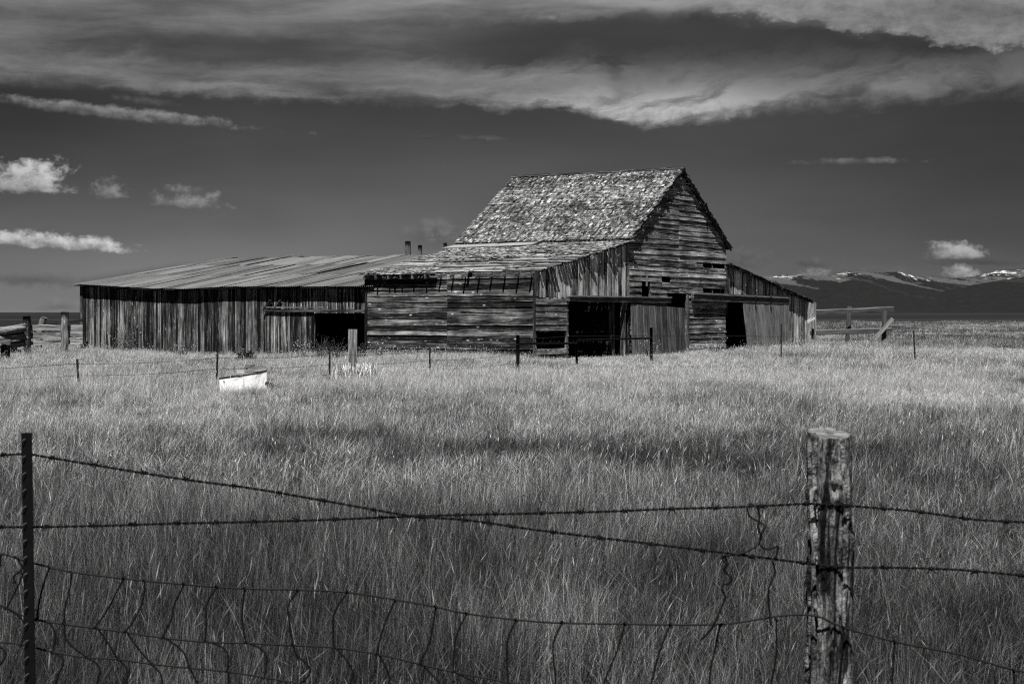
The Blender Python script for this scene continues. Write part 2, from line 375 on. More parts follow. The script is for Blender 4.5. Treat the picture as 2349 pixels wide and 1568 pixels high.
# ---------------------------------------------------------------- mesh helpers
class MB:
    def __init__(self): self.v, self.f, self.uv, self.t, self.rel = [], [], [], [], []
    def quad(self, pts, uvs, tone, rel=None):
        i = len(self.v); self.v.extend([tuple(p) for p in pts]); self.f.append(tuple(range(i, i + len(pts))))
        self.uv.extend(uvs); self.t.append(tone); self.rel.extend(rel or (.5,) * len(pts))
    def plank(self, A, B, Cc, D, n, th, tone=None, nseg=1, jit=0.0, off=(0.0, 0.0)):
        """Board with lower edge A-B and upper edge D-C, thickness th behind the face; n points out; off lifts lower/upper edge."""
        A, B, Cc, D = Vector(A), Vector(B), Vector(Cc), Vector(D); n = Vector(n)
        tone = random.random() if tone is None else tone
        L = max((B - A).length, .001); Wd = max((D - A).length, (Cc - B).length)
        u0, v0 = random.uniform(0, 90), random.uniform(0, 90)
        rings = []
        ww = (D - A).normalized() if (D - A).length > 1e-6 else (Cc - B).normalized()
        for i in range(nseg + 1):
            t = i / nseg
            a = A.lerp(B, t); d = D.lerp(Cc, t)
            j1 = random.uniform(-jit, jit); j2 = random.uniform(-jit, jit); j3 = random.uniform(-jit, jit) * .7
            a = a + ww * j1 + n * (off[0] + j3); d = d + ww * j2 + n * (off[1] + j3)
            rings.append((a, d, d - n * th, a - n * th, u0 + t * L))
        vs = (v0, v0 + Wd, v0 + Wd + th, v0 + 2 * Wd + th, v0 + 2 * Wd + 2 * th)
        for i in range(nseg):
            r, s = rings[i], rings[i + 1]
            for k in range(4):
                k2 = (k + 1) % 4
                self.quad((r[k], s[k], s[k2], r[k2]), ((r[4], vs[k]), (s[4], vs[k]), (s[4], vs[k + 1]), (r[4], vs[k + 1])), tone, (0, 0, 1, 1) if k == 0 else None)
        for r, rev in ((rings[0], True), (rings[-1], False)):
            p = [r[0], r[1], r[2], r[3]]
            if not rev: pass
            else: p = p[::-1]
            self.quad(p, ((u0, v0), (u0, v0 + Wd), (u0 + th, v0 + Wd), (u0 + th, v0)), tone)
    def beam(self, P, Q, w, h, up=(0, 0, 1), tone=None, nseg=1, jit=0.0):
        P, Q = Vector(P), Vector(Q); ax = (Q - P).normalized(); up = Vector(up)
        sd = ax.cross(up)
        if sd.length < 1e-4: sd = ax.cross(Vector((0, 1, 0)))
        sd.normalize(); up = sd.cross(ax).normalized()
        o = sd * (w / 2) - up * (h / 2); o2 = sd * (w / 2) + up * (h / 2)
        self.plank(P + o, Q + o, Q + o2, P + o2, sd, w, tone, nseg, jit)
    def tube(self, pts, r, ns=6, tone=.5, caps=True, rfun=None):
        pts = [Vector(p) for p in pts]; i0 = len(self.v); n = len(pts); acc = 0; us = []
        u = None
        for i, p in enumerate(pts):
            d = (pts[min(i + 1, n - 1)] - pts[max(i - 1, 0)]).normalized()
            if u is None:
                u = d.cross(Vector((0, 0, 1)))
                if u.length < .1: u = d.cross(Vector((0, 1, 0)))
                u.normalize()
            else:
                u = (u - d * u.dot(d))
                u.normalize()
            w = d.cross(u)
            rr = r if rfun is None else rfun(i / (n - 1)) * r
            if i: acc += (p - pts[i - 1]).length
            us.append(acc)
            for k in range(ns):
                a = 2 * math.pi * k / ns
                self.v.append(tuple(p + (u * math.cos(a) + w * math.sin(a)) * rr))
        o = random.uniform(0, 50)
        for i in range(n - 1):
            for k in range(ns):
                k2 = (k + 1) % ns
                self.f.append((i0 + i * ns + k, i0 + (i + 1) * ns + k, i0 + (i + 1) * ns + k2, i0 + i * ns + k2))
                c = 2 * math.pi * r / ns
                self.uv.extend(((o + us[i], o + k * c), (o + us[i + 1], o + k * c), (o + us[i + 1], o + (k + 1) * c), (o + us[i], o + (k + 1) * c)))
                self.t.append(tone); self.rel.extend((.5,) * 4)
        if caps:
            for b, rev in ((0, False), (n - 1, True)):
                idx = [i0 + b * ns + k for k in range(ns)]
                self.f.append(tuple(idx[::-1] if not rev else idx)); self.t.append(tone)
                self.uv.extend([(o, o + k * .01) for k in range(ns)]); self.rel.extend((.5,) * ns)
    def build(self, name, mat, parent=None, smooth=False, origin=None):
        me = bpy.data.meshes.new(name)
        vs = self.v
        if origin is not None: vs = [(a - origin[0], b - origin[1], c - origin[2]) for a, b, c in vs]
        me.from_pydata(vs, [], self.f)
        uvl = me.uv_layers.new(name='UVMap'); uvl.data.foreach_set('uv', np.array(self.uv, dtype=np.float32).ravel())
        if len(self.rel) == len(self.uv):
            ar = me.attributes.new('rel', 'FLOAT', 'CORNER'); ar.data.foreach_set('value', np.array(self.rel, dtype=np.float32))
        at = me.attributes.new('tone', 'FLOAT', 'FACE'); at.data.foreach_set('value', np.array(self.t, dtype=np.float32))
        if smooth: me.polygons.foreach_set('use_smooth', [True] * len(me.polygons))
        me.materials.append(mat)
        o = bpy.data.objects.new(name, me); C.objects.link(o)
        if parent is not None: o.parent = parent
        elif origin is not None: o.location = origin
        return o

def tag(o, label=None, cat=None, group=None, kind=None):
    if label: o['label'] = label
    if cat: o['category'] = cat
    if group: o['group'] = group
    if kind: o['kind'] = kind
    return o

def empty(name, loc=(0, 0, 0), rz=0.0):
    o = bpy.data.objects.new(name, None); C.objects.link(o)
    o.location = loc; o.rotation_euler = (0, 0, rz); o.empty_display_size = .3
    return o

def at(px, py, Y): return Vector(((px - CX) / F * Y, Y, H + (HY - py) / F * Y))

def smooth_path(pts, per=8):
    pts = [Vector(p) for p in pts]; out = []
    for i in range(len(pts) - 1):
        p0, p1, p2, p3 = pts[max(i - 1, 0)], pts[i], pts[i + 1], pts[min(i + 2, len(pts) - 1)]
        for k in range(per):
            t = k / per
            out.append(.5 * ((2 * p1) + (p2 - p0) * t + (2 * p0 - 5 * p1 + 4 * p2 - p3) * t * t + (3 * p1 - p0 - 3 * p2 + p3) * t ** 3))
    out.append(pts[-1]); return out

# ---------------------------------------------------------------- ground and hills
def build_ground():
    ys = [-30, 0, 10, 20, 40, 60, 80, 100, 150, 220, 300, 500, 1000, 2500, 6000, 14000, 30000]
    xs = [-16000, -6000, -2000, -600, -200, -100, -50, -25, 0, 25, 50, 100, 200, 600, 2000, 6000, 16000]
    mb = MB()
    for i in range(len(xs) - 1):
        for j in range(len(ys) - 1):
            p = [(xs[i], ys[j], 0), (xs[i + 1], ys[j], 0), (xs[i + 1], ys[j + 1], 0), (xs[i], ys[j + 1], 0)]
            mb.quad(p, [(a[0], a[1]) for a in p], .5)
    tag(mb.build('ground', M['ground']), kind='structure')
build_ground()

def build_hills():
    nx, ny = 340, 70
    x0, x1, y0, y1 = 600.0, 4300.0, 5200.0, 9800.0
    silA = [(1560, 655), (1650, 644), (1740, 637), (1810, 634), (1880, 637), (1940, 629), (1990, 625), (2050, 625), (2110, 633), (2170, 641), (2230, 637), (2290, 624), (2349, 619), (2440, 616), (2560, 630), (2700, 650)]
    silB = [(1500, 716), (1760, 712), (1850, 672), (1900, 655), (1960, 640), (2000, 641), (2080, 664), (2160, 668), (2230, 655), (2290, 645), (2349, 634), (2440, 620), (2600, 640), (2800, 660)]
    def sil(tab, px):
        return np.interp(px, [a for a, b in tab], [HY - b for a, b in tab])
    vs, fs, uv = [], [], []
    for j in range(ny + 1):
        y = y0 + (y1 - y0) * j / ny
        for i in range(nx + 1):
            x = (x0 + (x1 - x0) * i / nx) * (y / 8000.0)
            px = CX + x / y * F
            n = mnoise.fractal(Vector((x * .0022, y * .0011, 2.0)), .9, 2.1, 6)
            r = abs(mnoise.fractal(Vector((x * .0016 + y * .0005, y * .0006, 7.0)), .9, 2.0, 5))
            ta = max(0, 1 - abs(y - 9000) / 2100) if y < 9000 else max(0, 1 - (y - 9000) / 800 * .4)
            tb = max(0, 1 - abs(y - 7000) / 1700)
            za = sil(silA, px) * 9000 / F * (ta ** .9) * (1 - .10 * r * (1 - ta)) ; zb = sil(silB, px) * 7000 / F * (tb ** .85)
            z = max(za, zb)
            fade = min(1.0, z / 120.0)
            z = z + fade * (n * 15 - r * 60 * (1 - max(ta, tb) ** 3) + mnoise.noise(Vector((x * .03, y * .01, 0))) * 2.5 + mnoise.noise(Vector((x * .011, y * .002, 4))) * 5)
            z = z * 1.10 - 8
            vs.append((x, y, z))
    for j in range(ny):
        for i in range(nx):
            a = j * (nx + 1) + i; fs.append((a, a + 1, a + nx + 2, a + nx + 1))
    me = bpy.data.meshes.new('hills'); me.from_pydata(vs, [], fs); me.materials.append(M['hills'])
    me.polygons.foreach_set('use_smooth', [True] * len(fs))
    o = bpy.data.objects.new('hills', me); C.objects.link(o); tag(o, kind='structure')
build_hills()

# ---------------------------------------------------------------- barn frame
S = 1.2667
T = math.radians(33.5)
P0 = Vector((4.94, 69.67, 0))
XA = Vector((math.cos(T), -math.sin(T), 0)); YA = Vector((math.sin(T), math.cos(T), 0))

def loc(px, py, axis, val):
    """Point of the barn's own frame where a measured sight line meets the plane axis = val."""
    d = Vector(((px - CX) / F, 1, (HY - py) / F))
    o = Vector((0, 0, H)) - P0
    ol = Vector((o.dot(XA), o.dot(YA), o.z)); dl = Vector((d.dot(XA), d.dot(YA), d.z))
    i = 0 if axis == 'x' else 1
    k = (val - ol[i]) / dl[i]
    return ol + dl * k
def gy(px): return loc(px, HY, 'x', 0.0).y
def gz(px, py): return loc(px, py, 'x', 0.0).z

LB = 8.74                       # main barn length
W = gy(1665)                    # width of the main gable
W2 = gy(1852)                   # outer wall of the right lean-to
WF = -gy(1227)                  # depth of the front lean-to
LF = -loc(840, HY, 'y', -WF).x  # length of the front lean-to
RZ = 8.28                       # ridge height
RS = .69                       # roof slope
YR = W / 2
def roof_z(y): return RZ - RS * abs(y - YR)
FE, FT = 3.44, 4.83             # front lean-to: height at the front wall and at the main wall
def front_z(y): return FE + (FT - FE) * (y + WF) / WF
RT, RO = 4.16, 2.50             # right lean-to
def right_z(y): return RT + (RO - RT) * (y - W) / (W2 - W)

def intervals(a, b, cuts):
    out = [(a, b)]
    for c, d in cuts:
        nw = []
        for p, q in out:
            if d <= p or c >= q: nw.append((p, q)); continue
            if c > p: nw.append((p, c))
            if d < q: nw.append((d, q))
        out = nw
    return [(p, q) for p, q in out if q - p > .02]

def hwall(mb, to3, n, z0, z1, span, opens, bw=.24, seams=(), gap=.012, jit=.006, th=.025, tone=None):
    """Horizontal boards. to3(p, z) -> point; span(z) -> (p0, p1); opens: (p0, p1, z0, z1)."""
    z = z0
    while z < z1 - .03:
        h = bw * random.uniform(.82, 1.15); zt = min(z + h, z1); zm = (z + zt) / 2
        a0, a1 = span(z); b0, b1 = span(zt)
        cuts = [(o[0], o[1]) for o in opens if o[2] < zm < o[3]]
        lo, hi = min(a0, b0), max(a1, b1)
        segs = intervals(lo, hi, cuts)
        for p, q in segs:
            pts = [p] + [s + random.uniform(-.03, .03) for s in seams if p + .3 < s < q - .3] + [q]
            for i in range(len(pts) - 1):
                c, d = pts[i], pts[i + 1]
                cl, cu = (a0, b0) if abs(c - lo) < 1e-6 else (c + .006, c + .006)
                dl, du = (a1, b1) if abs(d - hi) < 1e-6 else (d - .006, d - .006)
                cl = max(cl, a0) if i else cl
                g = gap * random.uniform(.4, 2.0)
                sag = random.uniform(-.014, .014)
                mb.plank(to3(cl, z + g * .5 + sag), to3(dl, z + g * .5 - sag), to3(du, zt - g * .5 - sag), to3(cu, zt - g * .5 + sag), n, th,
                         random.random() if tone is None else tone + random.uniform(-.2, .2), max(1, int((d - c) / .8)), jit, (random.uniform(.014, .045), random.uniform(-.004, .008)))
        z = zt

def vwall(mb, to3, n, p0, p1, zb, zt, opens=(), bw=.2, gap=.012, jit=.005, th=.025, rag=.06, lean=.02):
    """Vertical boards between p0 and p1; zb, zt are functions of p."""
    p = p0
    while p < p1 - .03:
        w = bw * random.uniform(.6, 1.25); q = min(p + w, p1); pm = (p + q) / 2
        cuts = [(o[2], o[3]) for o in opens if o[0] < pm < o[1]]
        b, t = zb(pm) + random.uniform(-rag, rag), zt(pm)
        for c, d in intervals(b, t, cuts):
            g = gap * random.uniform(.2, 1.8); l = random.uniform(-lean, lean) * min(1, (d - c) / 2)
            dz0, dz1 = (zt(p) - t, zt(q) - t) if abs(d - t) < 1e-6 else (0, 0)
            mb.plank(to3(q - g / 2, c), to3(q - g / 2 + l, d + dz1), to3(p + g / 2 + l, d + dz0), to3(p + g / 2, c), n, th, None,
                     max(1, int((d - c) / .7)), jit, (random.uniform(0, .022), random.uniform(0, .022)))
        p = q

def shingles(mb, O, ex, es, n, width, length, expo=.17, miss=.03, loose=.03, s0=0.0, tone_fun=None, edge_jit=.04, missfun=None, lift=.034):
    """Courses of hand-split shingles on a slope: O lower corner, ex along the eave, es up the slope."""
    O, ex, es, n = Vector(O), Vector(ex), Vector(es), Vector(n)
    s = s0; row = 0
    while s < length:
        x = -random.uniform(0, .06)
        drift = random.uniform(-.012, .012); rowt = random.gauss(0, .07)
        while x < width + random.uniform(0, .05):
            w = min(random.uniform(.055, .14), max(.03, width + .05 + random.uniform(-.02, .02) - x))
            pm = miss if missfun is None else missfun(x, s)
            if random.random() > pm:
                ln = expo * random.uniform(1.55, 1.95)
                sb = s + drift + random.gauss(0, .017) - (random.random() < loose) * random.uniform(.04, .14)
                st = min(sb + ln, length + .03)
                if st - sb > .04:
                    rot = random.gauss(0, .02) + (random.random() < loose) * random.uniform(-.18, .18)
                    t = random.gauss(.42, .10) + rowt + .26 * mnoise.noise(Vector((x * 6, s * 1.3, O.z))) + .14 * mnoise.noise(Vector((x * .7, s * .9, O.z + 5))) if tone_fun is None else tone_fun(x, s)
                    if random.random() < .08: t += .36
                    t = min(max(t, 0), 1)
                    g = random.uniform(.002, .012)
                    lb = lift * .8 + random.uniform(0, .016) + (random.random() < loose) * .03
                    P = O + ex * (x + g / 2) + es * sb; Q = O + ex * (x + w - g / 2) + es * (sb + random.uniform(-.012, .012))
                    top = es * (st - sb) + ex * rot
                    tw = random.uniform(-.006, .008)
                    th = random.uniform(.010, .018)
                    P2, Q2 = P + n * (lb + tw), Q + n * (lb - tw)
                    mb.plank(P2, Q2, Q + top + n * .004, P + top + n * .004, n, th, t, 1, 0)
                    # wood grain runs up the slope: swap the uv axes of this shingle's six faces
                    for k in range(len(mb.uv) - 24, len(mb.uv)): mb.uv[k] = (mb.uv[k][1], mb.uv[k][0])
            x += w
        s += expo * random.uniform(.9, 1.1); row += 1

def build_barn():
    barn = empty('barn', P0, -T)
    tag(barn, 'weathered timber barn with tall shingled gable roof and a sagging lean-to on each side', 'barn')
    nx = (1, 0, 0)
    gx = lambda off=0.0: (lambda p, z: (off, p, z))
    # ---- main gable wall (plane x = 0)
    win = (gy(1471), gy(1491), gz(1480, 684), gz(1480, 641))
    slotA = (gy(1612), gy(1662), gz(1640, 617), gz(1640, 606.5))
    slotB = (gy(1612), gy(1662), gz(1640, 671), gz(1640, 660))
    slotC = (gy(1517), gy(1537), gz(1527, 641), gz(1527, 637))
    door_m = (gy(1530), gy(1573), .0, gz(1550, 673))
    open_f = (gy(1305), gy(1437), 0.0, gz(1370, 690))
    low_f = (gy(1229), gy(1300), gz(1265, 795), gz(1265, 759))
    span = lambda z: (0.0, W) if z < roof_z(0) - .12 else (max(0, YR - (RZ - .14 - z) / RS), min(W, YR + (RZ - .14 - z) / RS))
    mb = MB()
    hwall(mb, gx(), nx, .05, RZ - .3, span, [win, slotA, slotB, slotC, (door_m[0], door_m[1], 0, door_m[3]), (gy(1665) - .02, W, 0, gz(1665, 690))], .235, (gy(1557),), .02, .012)
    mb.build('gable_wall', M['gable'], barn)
    mb = MB()      # corner boards and studs in the slots
    for p in (gy(1635),):
        for sl_ in (slotA, slotB):
            mb = MB(); mb.beam((-.05, p, sl_[2] - .1), (-.05, p, sl_[3] + .1), .06, .09, (1, 0, 0), .7); mb.build('stud', M['beam'], barn)
    mb = MB(); mb.beam((-.06, win[1] + .10, win[2] - .02), (-.06, win[1] + .10, win[3] - .02), .05, .14, (1, 0, 0), .8)
    mb.build('stud', M['beam'], barn)
    mb = MB(); mb.plank((.035, gy(1484), gz(1484, 656)), (.035, gy(1484) + .015, gz(1484, 628)), (.035, gy(1484) - .10, gz(1484, 628)), (.035, gy(1484) - .115, gz(1484, 656)), nx, .03, .75, 2, .004)
    mb.build('batten', M['door'], barn)
    mb = MB(); mb.beam((.02, door_m[1] + .08, 0), (.02, door_m[1] + .08, door_m[3] - .03), .1, .16, (1, 0, 0), .4, 4, .01)
    mb.build('door_jamb', M['beam'], barn)
    # ---- rear gable, back walls (seen only from elsewhere)
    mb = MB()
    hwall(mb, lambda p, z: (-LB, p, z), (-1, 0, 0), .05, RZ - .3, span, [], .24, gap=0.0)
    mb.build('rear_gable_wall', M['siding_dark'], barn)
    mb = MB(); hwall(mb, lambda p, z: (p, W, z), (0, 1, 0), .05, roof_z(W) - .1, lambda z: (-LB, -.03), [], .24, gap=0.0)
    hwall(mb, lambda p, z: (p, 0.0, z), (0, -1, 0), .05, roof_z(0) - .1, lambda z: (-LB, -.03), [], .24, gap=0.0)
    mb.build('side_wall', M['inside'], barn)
    # ---- side walls above are coloured near black in place of interior shade
    # ---- main roof
    ov = .23
    for sgn, nm in ((-1, 'front'), (1, 'back')):
        mb = MB()
        oh = .17 if sgn < 0 else .34
        sl_len = (YR + oh) * math.sqrt(1 + RS * RS)
        es = Vector((0, -sgn, RS)).normalized(); n = Vector((0, sgn * RS, 1)).normalized()
        ye = YR + sgn * (YR + oh)
        O = Vector((-LB - ov + .05, ye, roof_z(ye)))
        # sheathing under the shingles (stops short of the rake so that chinks of light reach the gable)
        s = .0
        while s < sl_len - .06:
            w = random.uniform(.14, .2)
            a = O + es * s - n * .04; b = a + es * w
            ln = LB + ov - .12 + (0.16 if random.random() < .4 else -.02)
            ex = Vector((1, 0, 0))
            mb.plank(a, a + ex * ln, b + ex * ln, b, n, .02, random.uniform(.1, .5), 2, .0)
            s += w + random.uniform(.005, .03)
        shingles(mb, O, (1, 0, 0), es, n, LB + 2 * ov - .12, sl_len - .02, .150, .012, .05 if sgn < 0 else .012, missfun=(lambda x, s: .22 if x > LB + ov - .02 else .012) if sgn < 0 else None)
        mb.build('roof_slope', M['shingle'], barn)
    mb = MB()       # ridge boards, in lengths
    x = -LB - ov + .02
    while x < ov - .2:
        x2 = min(x + random.uniform(1.6, 3.2), ov + .02); dz = random.uniform(-.015, .03)
        for sgn in (-1, 1):
            es = Vector((0, sgn, -RS)).normalized()
            a = Vector((x, YR - sgn * .012, RZ + .075 + dz + (.012 if sgn > 0 else 0))); b = Vector((x2 - .02, YR - sgn * .012, RZ + .075 + dz + random.uniform(-.015, .015) + (.012 if sgn > 0 else 0)))
            mb.plank(a + es * .15, b + es * .15, b, a, Vector((0, sgn * RS, 1)).normalized(), .02, .2, 3, .006)
        x = x2
    mb.build('ridge_cap', M['beam'], barn)
    mb = MB()
    for sgn in (-1, 1):     # rake boards
        ye = YR + sgn * (YR + (.15 if sgn < 0 else .32))
        mb.beam((ov - .10, YR + sgn * .03, RZ - .10), (ov - .10, ye, roof_z(ye) - .09), .03, .11, (0, 0, 1), .4, 4, .004)
    mb.build('rake_board', M['siding_dark'], barn)
    # rafters under the overhang at the right eave
    # ---- front lean-to: front wall (plane y = -WF)
    mb = MB()
    fz = lambda p, z: (p, -WF, z)
    seam = loc(1026, HY, 'y', -WF).x
    hwall(mb, fz, (0, -1, 0), .04, FE + .015, lambda z: (-LF, -.02), [], .235, (seam,), .016, .013)
    mb.build('lean_to_front_wall', M['siding'], barn)
    mb = MB(); mb.beam((-LF + .02, -WF - .03, 0), (-LF + .02, -WF - .03, FE - .02), .07, .12, (1, 0, 0), .1, 5, .006)
    mb.build('corner_board', M['siding'], barn)
    mb = MB(); mb.beam((-.02, -WF - .02, 0), (-.02, -WF - .02, FE - .02), .06, .09, (1, 0, 0), .5, 5, .006)
    mb.build('corner_board', M['siding'], barn)
    # ---- front lean-to: end wall (plane x = 0)
    rail_z = gz(1330, 684)
    mb = MB()
    vwall(mb, gx(.01), nx, -WF + .03, -.02, lambda p: rail_z + .02, lambda p: front_z(p) - .03 - .05 * (math.sin(p * 9) > .3), [], .19, .02, .006, .025, .05)
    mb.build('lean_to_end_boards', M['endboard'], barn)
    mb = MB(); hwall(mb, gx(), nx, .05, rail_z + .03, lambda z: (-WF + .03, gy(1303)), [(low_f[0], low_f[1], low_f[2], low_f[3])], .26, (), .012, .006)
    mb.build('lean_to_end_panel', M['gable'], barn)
    mb = MB()
    mb.beam((-.04, gy(1301), 0), (-.04, gy(1301), rail_z), .1, .13, (1, 0, 0), .6, 3, .005)
    mb.build('door_post', M['beam'], barn)
    mb = MB()
    mb.beam((-.35, gy(1420), 0), (-.35, gy(1420), rail_z), .14, .2, (1, 0, 0), .35, 3, .005)
    mb.build('inner_post', M['beam'], barn)
    mb = MB()
    mb.beam((-.02, gy(1430), 0), (-.02, gy(1430), rail_z), .05, .24, (1, 0, 0), .75, 4, .006)
    mb.beam((-.02, gy(1441) - .02, 0), (-.02, gy(1441) - .02, rail_z), .05, .18, (1, 0, 0), .45, 4, .006)
    mb.build('door_jamb', M['vboard'], barn)
    mb = MB(); mb.beam((.12, gy(1297), gz(1297, 685)), (.12, gy(1531), gz(1531, 689)), .16, .2, (0, 0, 1), .05, 8, .008)
    mb.beam((.17, gy(1297) - .02, gz(1297, 680) + .02), (.17, gy(1531), gz(1531, 683) + .02), .14, .045, (0, 0, 1), .9, 8, .004)
    mb.build('door_rail', M['door'], barn)
    # ---- sliding door off its rail, front lean-to (hangs askew)
    mb = MB()
    y0, y1 = gy(1437), gy(1562)
    tl, tr = gz(1444, 696), gz(1562, 706)
    k = 9; yy = [y0 + (y1 - y0) * i / k for i in range(k + 1)]
    for i in range(k):
        a, b = yy[i] + .008, yy[i + 1] - .008
        za = tl + (tr - tl) * i / k; zb_ = tl + (tr - tl) * (i + 1) / k
        lean = .10 * (1 - i / k)
        mb.plank((.30, b, .05), (.16, b + lean * .5, zb_), (.16, a + lean * .5 + .05 * (i == 0), za), (.30, a, .05), nx, .03, random.uniform(.0, .5), 5, .004, (random.uniform(0, .012), random.uniform(0, .012)))
    d = mb.build('sliding_door', M['vdoor'], barn); d['label'] = 'plank door hanging askew below the short rail'
    # ---- lower gable: rail and second door
    mb = MB(); mb.beam((.12, gy(1583), gz(1583, 680)), (.12, gy(1800), gz(1800, 688)), .14, .36, (0, 0, 1), .05, 8, .008)
    mb.beam((.18, gy(1583) - .02, gz(1583, 673)), (.18, gy(1800) + .02, gz(1800, 683.5)), .12, .05, (0, 0, 1), .85, 8, .004)
    mb.build('door_rail', M['door'], barn)
    mb = MB()
    y0, y1 = gy(1697), gy(1803); k = 9
    for i in range(k):
        ta, tb = i / k, (i + 1) / k
        a0, b0 = gy(1706) + (y1 - gy(1706)) * ta, gy(1706) + (y1 - gy(1706)) * tb - .014
        a1, b1 = y0 + (y1 - y0) * ta, y0 + (y1 - y0) * tb - .014
        zt = gz(1697, 692) + (gz(1803, 697) - gz(1697, 692)) * ta
        mb.plank((.24, b0, .05), (.16, b1, zt), (.16, a1, zt), (.24, a0, .05), nx, .03, random.uniform(.45, .85), 5, .004, (random.uniform(0, .012), random.uniform(0, .012)))
    d = mb.build('sliding_door', M['door'], barn); d['label'] = 'pale plank door beside the narrow dark opening'
    # strap hangers
    for px_ in (1722, 1757):
        mb = MB(); mb.beam((.27, gy(px_), gz(px_, 695)), (.27, gy(px_), gz(px_, 680)), .03, .07, (1, 0, 0), .2); mb.build('hanger', M['steel'], barn)
    # ---- right lean-to end wall
    mb = MB()
    rb = gz(1730, 692)
    def low(p): return rb if p < gy(1800) else .05
    vwall(mb, gx(.0), nx, W + .02, W2 - .03, low, lambda p: right_z(p) - .05, [], .2, .016, .006, .025, .05)
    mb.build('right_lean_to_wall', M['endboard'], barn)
    mb = MB(); vwall(mb, lambda p, z: (p, W2, z), (0, 1, 0), -LB, -.03, lambda p: .05, lambda p: RO - .05, [], .24, gap=0.0)
    vwall(mb, lambda p, z: (-LB + .05, p, z), (-1, 0, 0), W + .03, W2 - .03, lambda p: .05, lambda p: right_z(p) - .05, [], .24, gap=0.0)
    mb.build('outer_wall', M['siding_dark'], barn)
    mb = MB()
    for i in range(46):
        t0 = i / 46; ya, yb = W + (W2 + .25 - W) * t0, W + (W2 + .25 - W) * (i + 1) / 46
        mb.plank((-LB, ya, right_z(ya) + .0), (.16 + random.uniform(-.05, .03), ya, right_z(ya)), (.16, yb - .01, right_z(yb)), (-LB, yb - .01, right_z(yb)), (0, .2, 1), .03, random.uniform(0, .5), 3, .004, (random.uniform(.004, .02), 0))
    shingles(mb, (-LB, W2 + .3, right_z(W2 + .3) + .02), (1, 0, 0), Vector((0, -1, -(RO - RT) / (W2 - W))).normalized(), Vector((0, .2, 1)).normalized(), LB + .2, (W2 + .2 - W) * 1.02, .19, .1, .05)
    mb.build('right_lean_to_roof', M['shingle'], barn)
    mb = MB(); mb.beam((.20, W - .02, RT - .02), (.20, W2 + .30, right_z(W2 + .3) - .02), .04, .16, (0, 0, 1), .15, 6, .005)
    mb.build('eave_board', M['siding_dark'], barn)
    # ---- front lean-to roof: skip boards, most shingles gone near the eave
    sl_len = math.hypot(WF + .35, (FT - FE) * (WF + .35) / WF)
    es = Vector((0, WF, FT - FE)).normalized(); n = Vector((0, -(FT - FE), WF)).normalized()
    O = Vector((-LF - .18, -WF - .31, front_z(-WF - .31) + .06)); wid = LF + .36
    cut = wid * .44
    mb = MB(); s = 0.0
    while s < sl_len:
        w = random.uniform(.13, .22)
        pieces = []; x = 0.0
        while x < wid:
            x2 = min(x + random.uniform(.9, 3.6), wid); pieces.append((x, x2)); x = x2
        for a, b in pieces:
            if s < .40 and b > cut:            # boards lost along the right half of the eave
                a2 = max(a, cut) if False else a
                if a > cut: continue
                b = min(b, cut + random.uniform(-.15, .25))
            if random.random() < .05 and s > .9: continue
            A = O + es * s + Vector((1, 0, 0)) * (a + .006); B = O + es * s + Vector((1, 0, 0)) * (b - .006 + (random.uniform(-.06, .1) if b > wid - .05 else 0))
            l0, l1 = random.uniform(.0, .03) + (random.random() < .35) * random.uniform(.01, .05), random.uniform(0, .012)
            mb.plank(A, B, B + es * w, A + es * w, n, .022, random.gauss(.52, .28), max(1, int((b - a) / .6)), .016, (l0, l1))
        s += w + random.uniform(.01, .07)
    mb.build('lean_to_roof_boards', M['roofboard'], barn)
    mb = MB()
    def mf(x, s):
        f = s / sl_len
        v = mnoise.fractal(Vector((x * .5, s * .9, 3.3)), 1, 2, 3)
        base = 1.02 - .95 * min(1, max(0, (f - .34) / .5)) + v * .40 + .10 * (x / wid > .5)
        if f > .9: base -= .2
        if x / wid < .40 and f < .14: base = .35
        return min(max(base, .05), 1.0)
    def tf(x, s): return random.gauss(.68, .20)
    shingles(mb, O + n * .03, (1, 0, 0), es, n, wid, sl_len - .05, .17, .3, .14, 0.0, tf, .04, mf, .03)
    mb.build('lean_to_shingles', M['shingle'], barn)
    mb = MB()        # pale strip of sheet left along the top of the lean-to
    xa, xb = loc(1040, HY, 'y', -.35).x, loc(1238, HY, 'y', -.35).x
    for a, b, dz in ((xa - .05, xa + (xb - xa) * .55, .0), (xa + (xb - xa) * .53, xb, .015)):
        z0 = front_z(-1.15) + .15 + dz; z1 = front_z(-.28) + .15 + dz
        mb.plank((a, -1.15, z0), (b, -1.0, z0 + .04), (b - .1, -.30, z1 + .02), (a + .1, -.30, z1), (0, -.18, 1), .01, .8, 6, .008)
    mb.build('roof_flashing', M['flash'], barn)
    nraf = 14
    for i in range(nraf):
        x = -LF + .12 + (LF - .22) * i / (nraf - 1) + random.uniform(-.03, .03)
        ye = -WF - .34 + random.uniform(-.03, .05)
        mb = MB(); mb.beam((x, ye, front_z(ye) - .065 + random.uniform(-.01, .01)), (x, -.05, FT - .075), .05, .15, (0, 0, 1), random.uniform(.5, .9), 4, .0)
        mb.build('rafter', M['beam'], barn)
    mb = MB()        # rear wall of the front lean-to, against the shed
    vwall(mb, lambda p, z: (-LF - .02, p, z), (-1, 0, 0), -WF + .05, -.05, lambda p: .05, lambda p: front_z(p) - .1, [], .24, gap=0.0)
    mb.build('lean_to_rear_wall', M['siding_dark'], barn)
    return barn
barn = build_barn()

